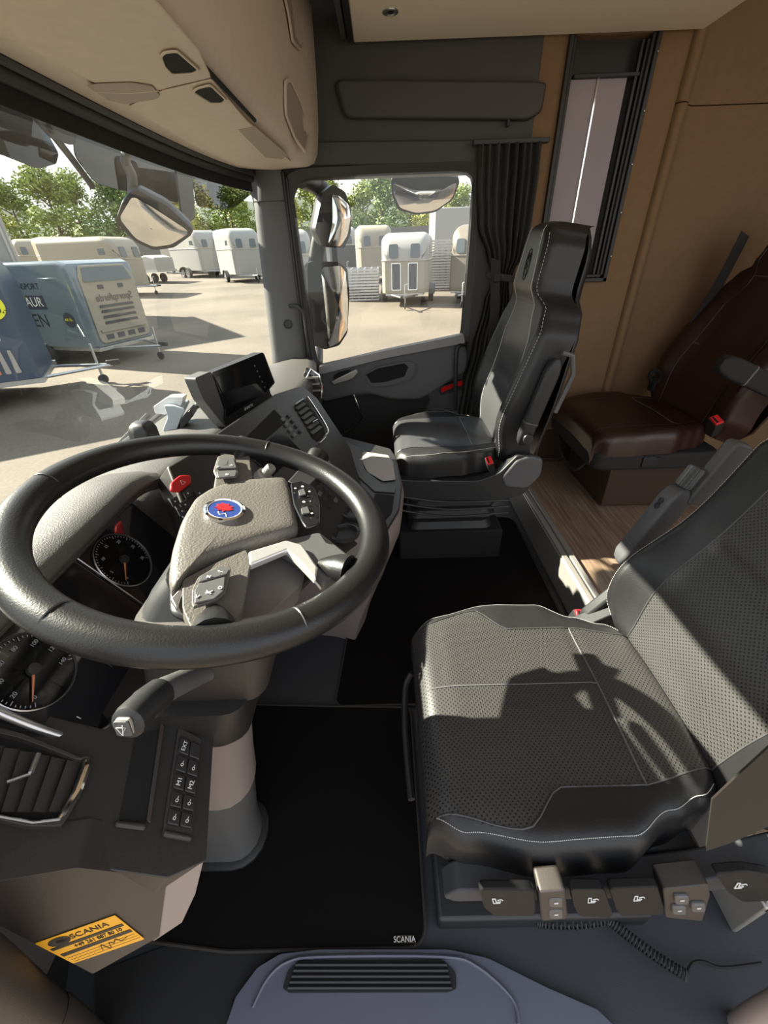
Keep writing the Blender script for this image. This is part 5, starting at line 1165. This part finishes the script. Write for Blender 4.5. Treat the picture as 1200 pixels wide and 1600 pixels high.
build('reflected_bumper', MB().prism(rnd([nf(y, zz, .03) for y, zz in ((-.85, .92), (.85, .92), (.85, .99), (-.85, .99))], .3), (.05, 0, 0)), 'trailer_cream', t_, bev=.01)
for y in (-.6, -.2, .2, .6): build('reflected_lamp', MB().box(nf(y, .78, .034), (.01, .26, .14)), 'darkpanel', t_, bev=.003)
text('mirrored_text', 'Sportpferde', nf(0, 1.80, .05), (0, -1, 0), (0, 0, 1), .27, 'darkpanel', t_, sx=1.0)
text('mirrored_text', 'VSHN', nf(0, 1.36, .05), (0, -1, 0), (0, 0, 1), .12, 'trailer_cream', t_)
# flat bed trailer with tarpaulin
f_ = root('flatbed_trailer', (*place(262, 430, 33), gz(32)), 'low flatbed trailer with a grey tarpaulin cover beyond the cream two axle trailer', 'trailer', local=True); f_.rotation_euler = (0, 0, R_(250))
build('tarpaulin', MB().loft([hsec(x, 1.7, .75, h, .1) for x, h in ((-3.0, 1.5), (-2.2, 1.62), (-1.5, 1.5), (-.7, 1.66), (0, 1.5))]), 'trailer_white', f_, ang=25)
build('bed', MB().box((-1.5, 0, .72), (3.2, 1.8, .12)), 'steel', f_)
for k in (-.4, .4):
    for q in (-1, 1): wheel(f_, -1.6+k, q*.8, .28, .18)
build('drawbar', MB().tube([V((0, 0, .6)), V((1.3, 0, .55))], .04, 8), 'steel', f_)
# stacks of fence panels
def stack(px, D, n, w_, lab, z0=0, ang=0):
    p = place(px, 430, D); r_ = root('panel_stack', (*p, gz(p[0])+z0), lab, 'stack of fence panels', local=True); r_.rotation_euler = (0, 0, R_(ang))
    for k in range(n):
        mb = MB(); z = .06+k*.115
        for x in (0, 1.2, 2.4): mb.box((x, 0, z), (.07, w_, .07))
        for y in lin(-w_/2, w_/2, 6): mb.box((1.2, y, z+.02), (2.4, .05, .05))
        build('fence_panel', mb, 'steel', r_)
stack(564, 20.7, 11, 1.5, 'low stack of galvanised fence panels left of the grey and cream trailer')
stack(684, 23.5, 19, 1.5, 'tall stack of galvanised fence panels right of the grey and cream trailer', ang=-4)
# white box body behind, yard wall
p = place(712, 425, 35); o = build('box_body', MB().box((p[0]+2, p[1]-.6, gz(36)+1.85), (4, 4.5, 3.7)), 'trailer_white', bev=.05); tag(o, 'large white box body standing behind the brown trailer and tall panel stack', 'box body')
build('yard_wall', MB().box((48, 4, gz(48)+1.4), (.3, 70, 2.8)), 'trailer_grey', kind='structure')
# tall white panelled building at the far left
q = root('site_building', (17.25, 13.7, gz(15)), 'tall white panelled building cut off by the left edge of the windscreen', 'building', local=True); q.rotation_euler = (0, 0, R_(36))
build('building_wall', MB().box((0, 4.0, 2.75), (5.0, 8.0, 5.5)), 'trailer_white', q, bev=.03)
for k in range(9): build('panel_rib', MB().box((-2.52, .1+k*.9, 2.75), (.06, .07, 5.4)), 'silverpl', q)
build('roof_band', MB().box((0, 4.0, 5.55), (5.1, 8.1, .14)), 'silverpl', q)
# unseen long hall added ahead of the truck to cast shade on the near yard
hb_ = root('shade_hall', (8, 15.5, G), 'long low unseen hall added ahead of the truck to shade the near yard', 'building', local=True)
build('hall_walls', MB().box((-5, 3, 2.6), (14, 8, 5.2)), 'trailer_grey', hb_); build('hall_roof', MB().prism([V((-12.2, -1.2, 5.2)), V((-12.2, 7.2, 5.2)), V((-12.2, 3, 6.6))], (14.4, 0, 0)), 'darkpanel', hb_, smooth=False)
build('hall_door', MB().box((-5, -1.03, 1.8), (4, .1, 3.6)), 'silverpl', hb_)

# ------------------------------------------------------------------ trees behind the yard
def crown(seed, n, h):
    rg = random.Random(seed); mb = MB(); cl = []
    for i in range(22):
        a = rg.uniform(0, 2*PI); t = rg.uniform(.22, 1); rr_ = (1.9*math.sin(PI*min(t*.85+.12, 1)))*rg.uniform(.3, 1)
        cl.append((V((rr_*math.cos(a), rr_*math.sin(a), h*t)), rg.uniform(.55, 1.0)))
    for i in range(n):
        c, r = rg.choice(cl); d = V((rg.gauss(0, 1), rg.gauss(0, 1), rg.gauss(0, 1))).normalized()
        p = c+d*r*rg.uniform(.75, 1.1); u = V((rg.gauss(0, 1), rg.gauss(0, 1), rg.gauss(0, 1))).normalized(); v = u.cross(d+V((.01, .02, 0))).normalized(); s = rg.uniform(.06, .12)
        mb.add([p-u*s-v*s*.5, p+u*s-v*s*.5, p+u*s+v*s*.5, p-u*s+v*s*.5], [(0, 1, 2, 3)])
    return mb
protos = []
for k, (m_, h) in enumerate((('leaf1', 6.4), ('leaf2', 6.0), ('leaf3', 6.8))):
    r_ = root('tree', (0, 0, -200), local=True)
    build('crown', crown(k+3, 5200, h), m_, r_, smooth=False)
    tk = MB().tube([V((0, 0, 0)), V((.1, .05, h*.3)), V((0, .1, h*.8))], [.16, .12, .04], 8)
    for i in range(5):
        a = i*1.3; tk.tube([V((.05, 0, h*(.3+.1*i))), V((math.cos(a)*1.2, math.sin(a)*1.2, h*(.45+.1*i)))], [.06, .02], 5)
    build('trunk', tk, 'bark', r_); protos.append(r_)
TL = ['mid green tree behind the yard', 'yellow green tree behind the yard', 'dark green tree behind the yard']
ORD = 'first second third fourth fifth sixth seventh eighth ninth tenth eleventh twelfth thirteenth fourteenth fifteenth sixteenth seventeenth eighteenth nineteenth twentieth twenty-first'.split()
rg = random.Random(11); used = [0, 0, 0]; cnt = 0
for row, X_ in enumerate((54, 62)):
    for y in lin(-18, 62, 15):
        k = rg.choice((0, 1, 2)) if row else (1, 0, 1, 2, 0)[cnt % 5]; cnt += 1
        c = protos[k] if not used[k] else copy_tree(protos[k])
        used[k] = 1; xx = X_+rg.uniform(-1, 1)-max(0, y-24)*.35; c.location = (xx, y+rg.uniform(-.5, .5)+row*2.8, gz(xx)); s = rg.uniform(.78, 1.05)*(1.12 if row else 1)*(1.15 if y > 12 else 1)
        c.scale = (s*1.45, s*1.45, s*1.08); c.rotation_euler = (0, 0, rg.uniform(0, 6))
        tag(c, TL[k]+', '+ORD[(cnt-1) % 15]+' from the right in the '+('back' if row else 'front')+' row', 'tree', 'trees behind the trailer yard')
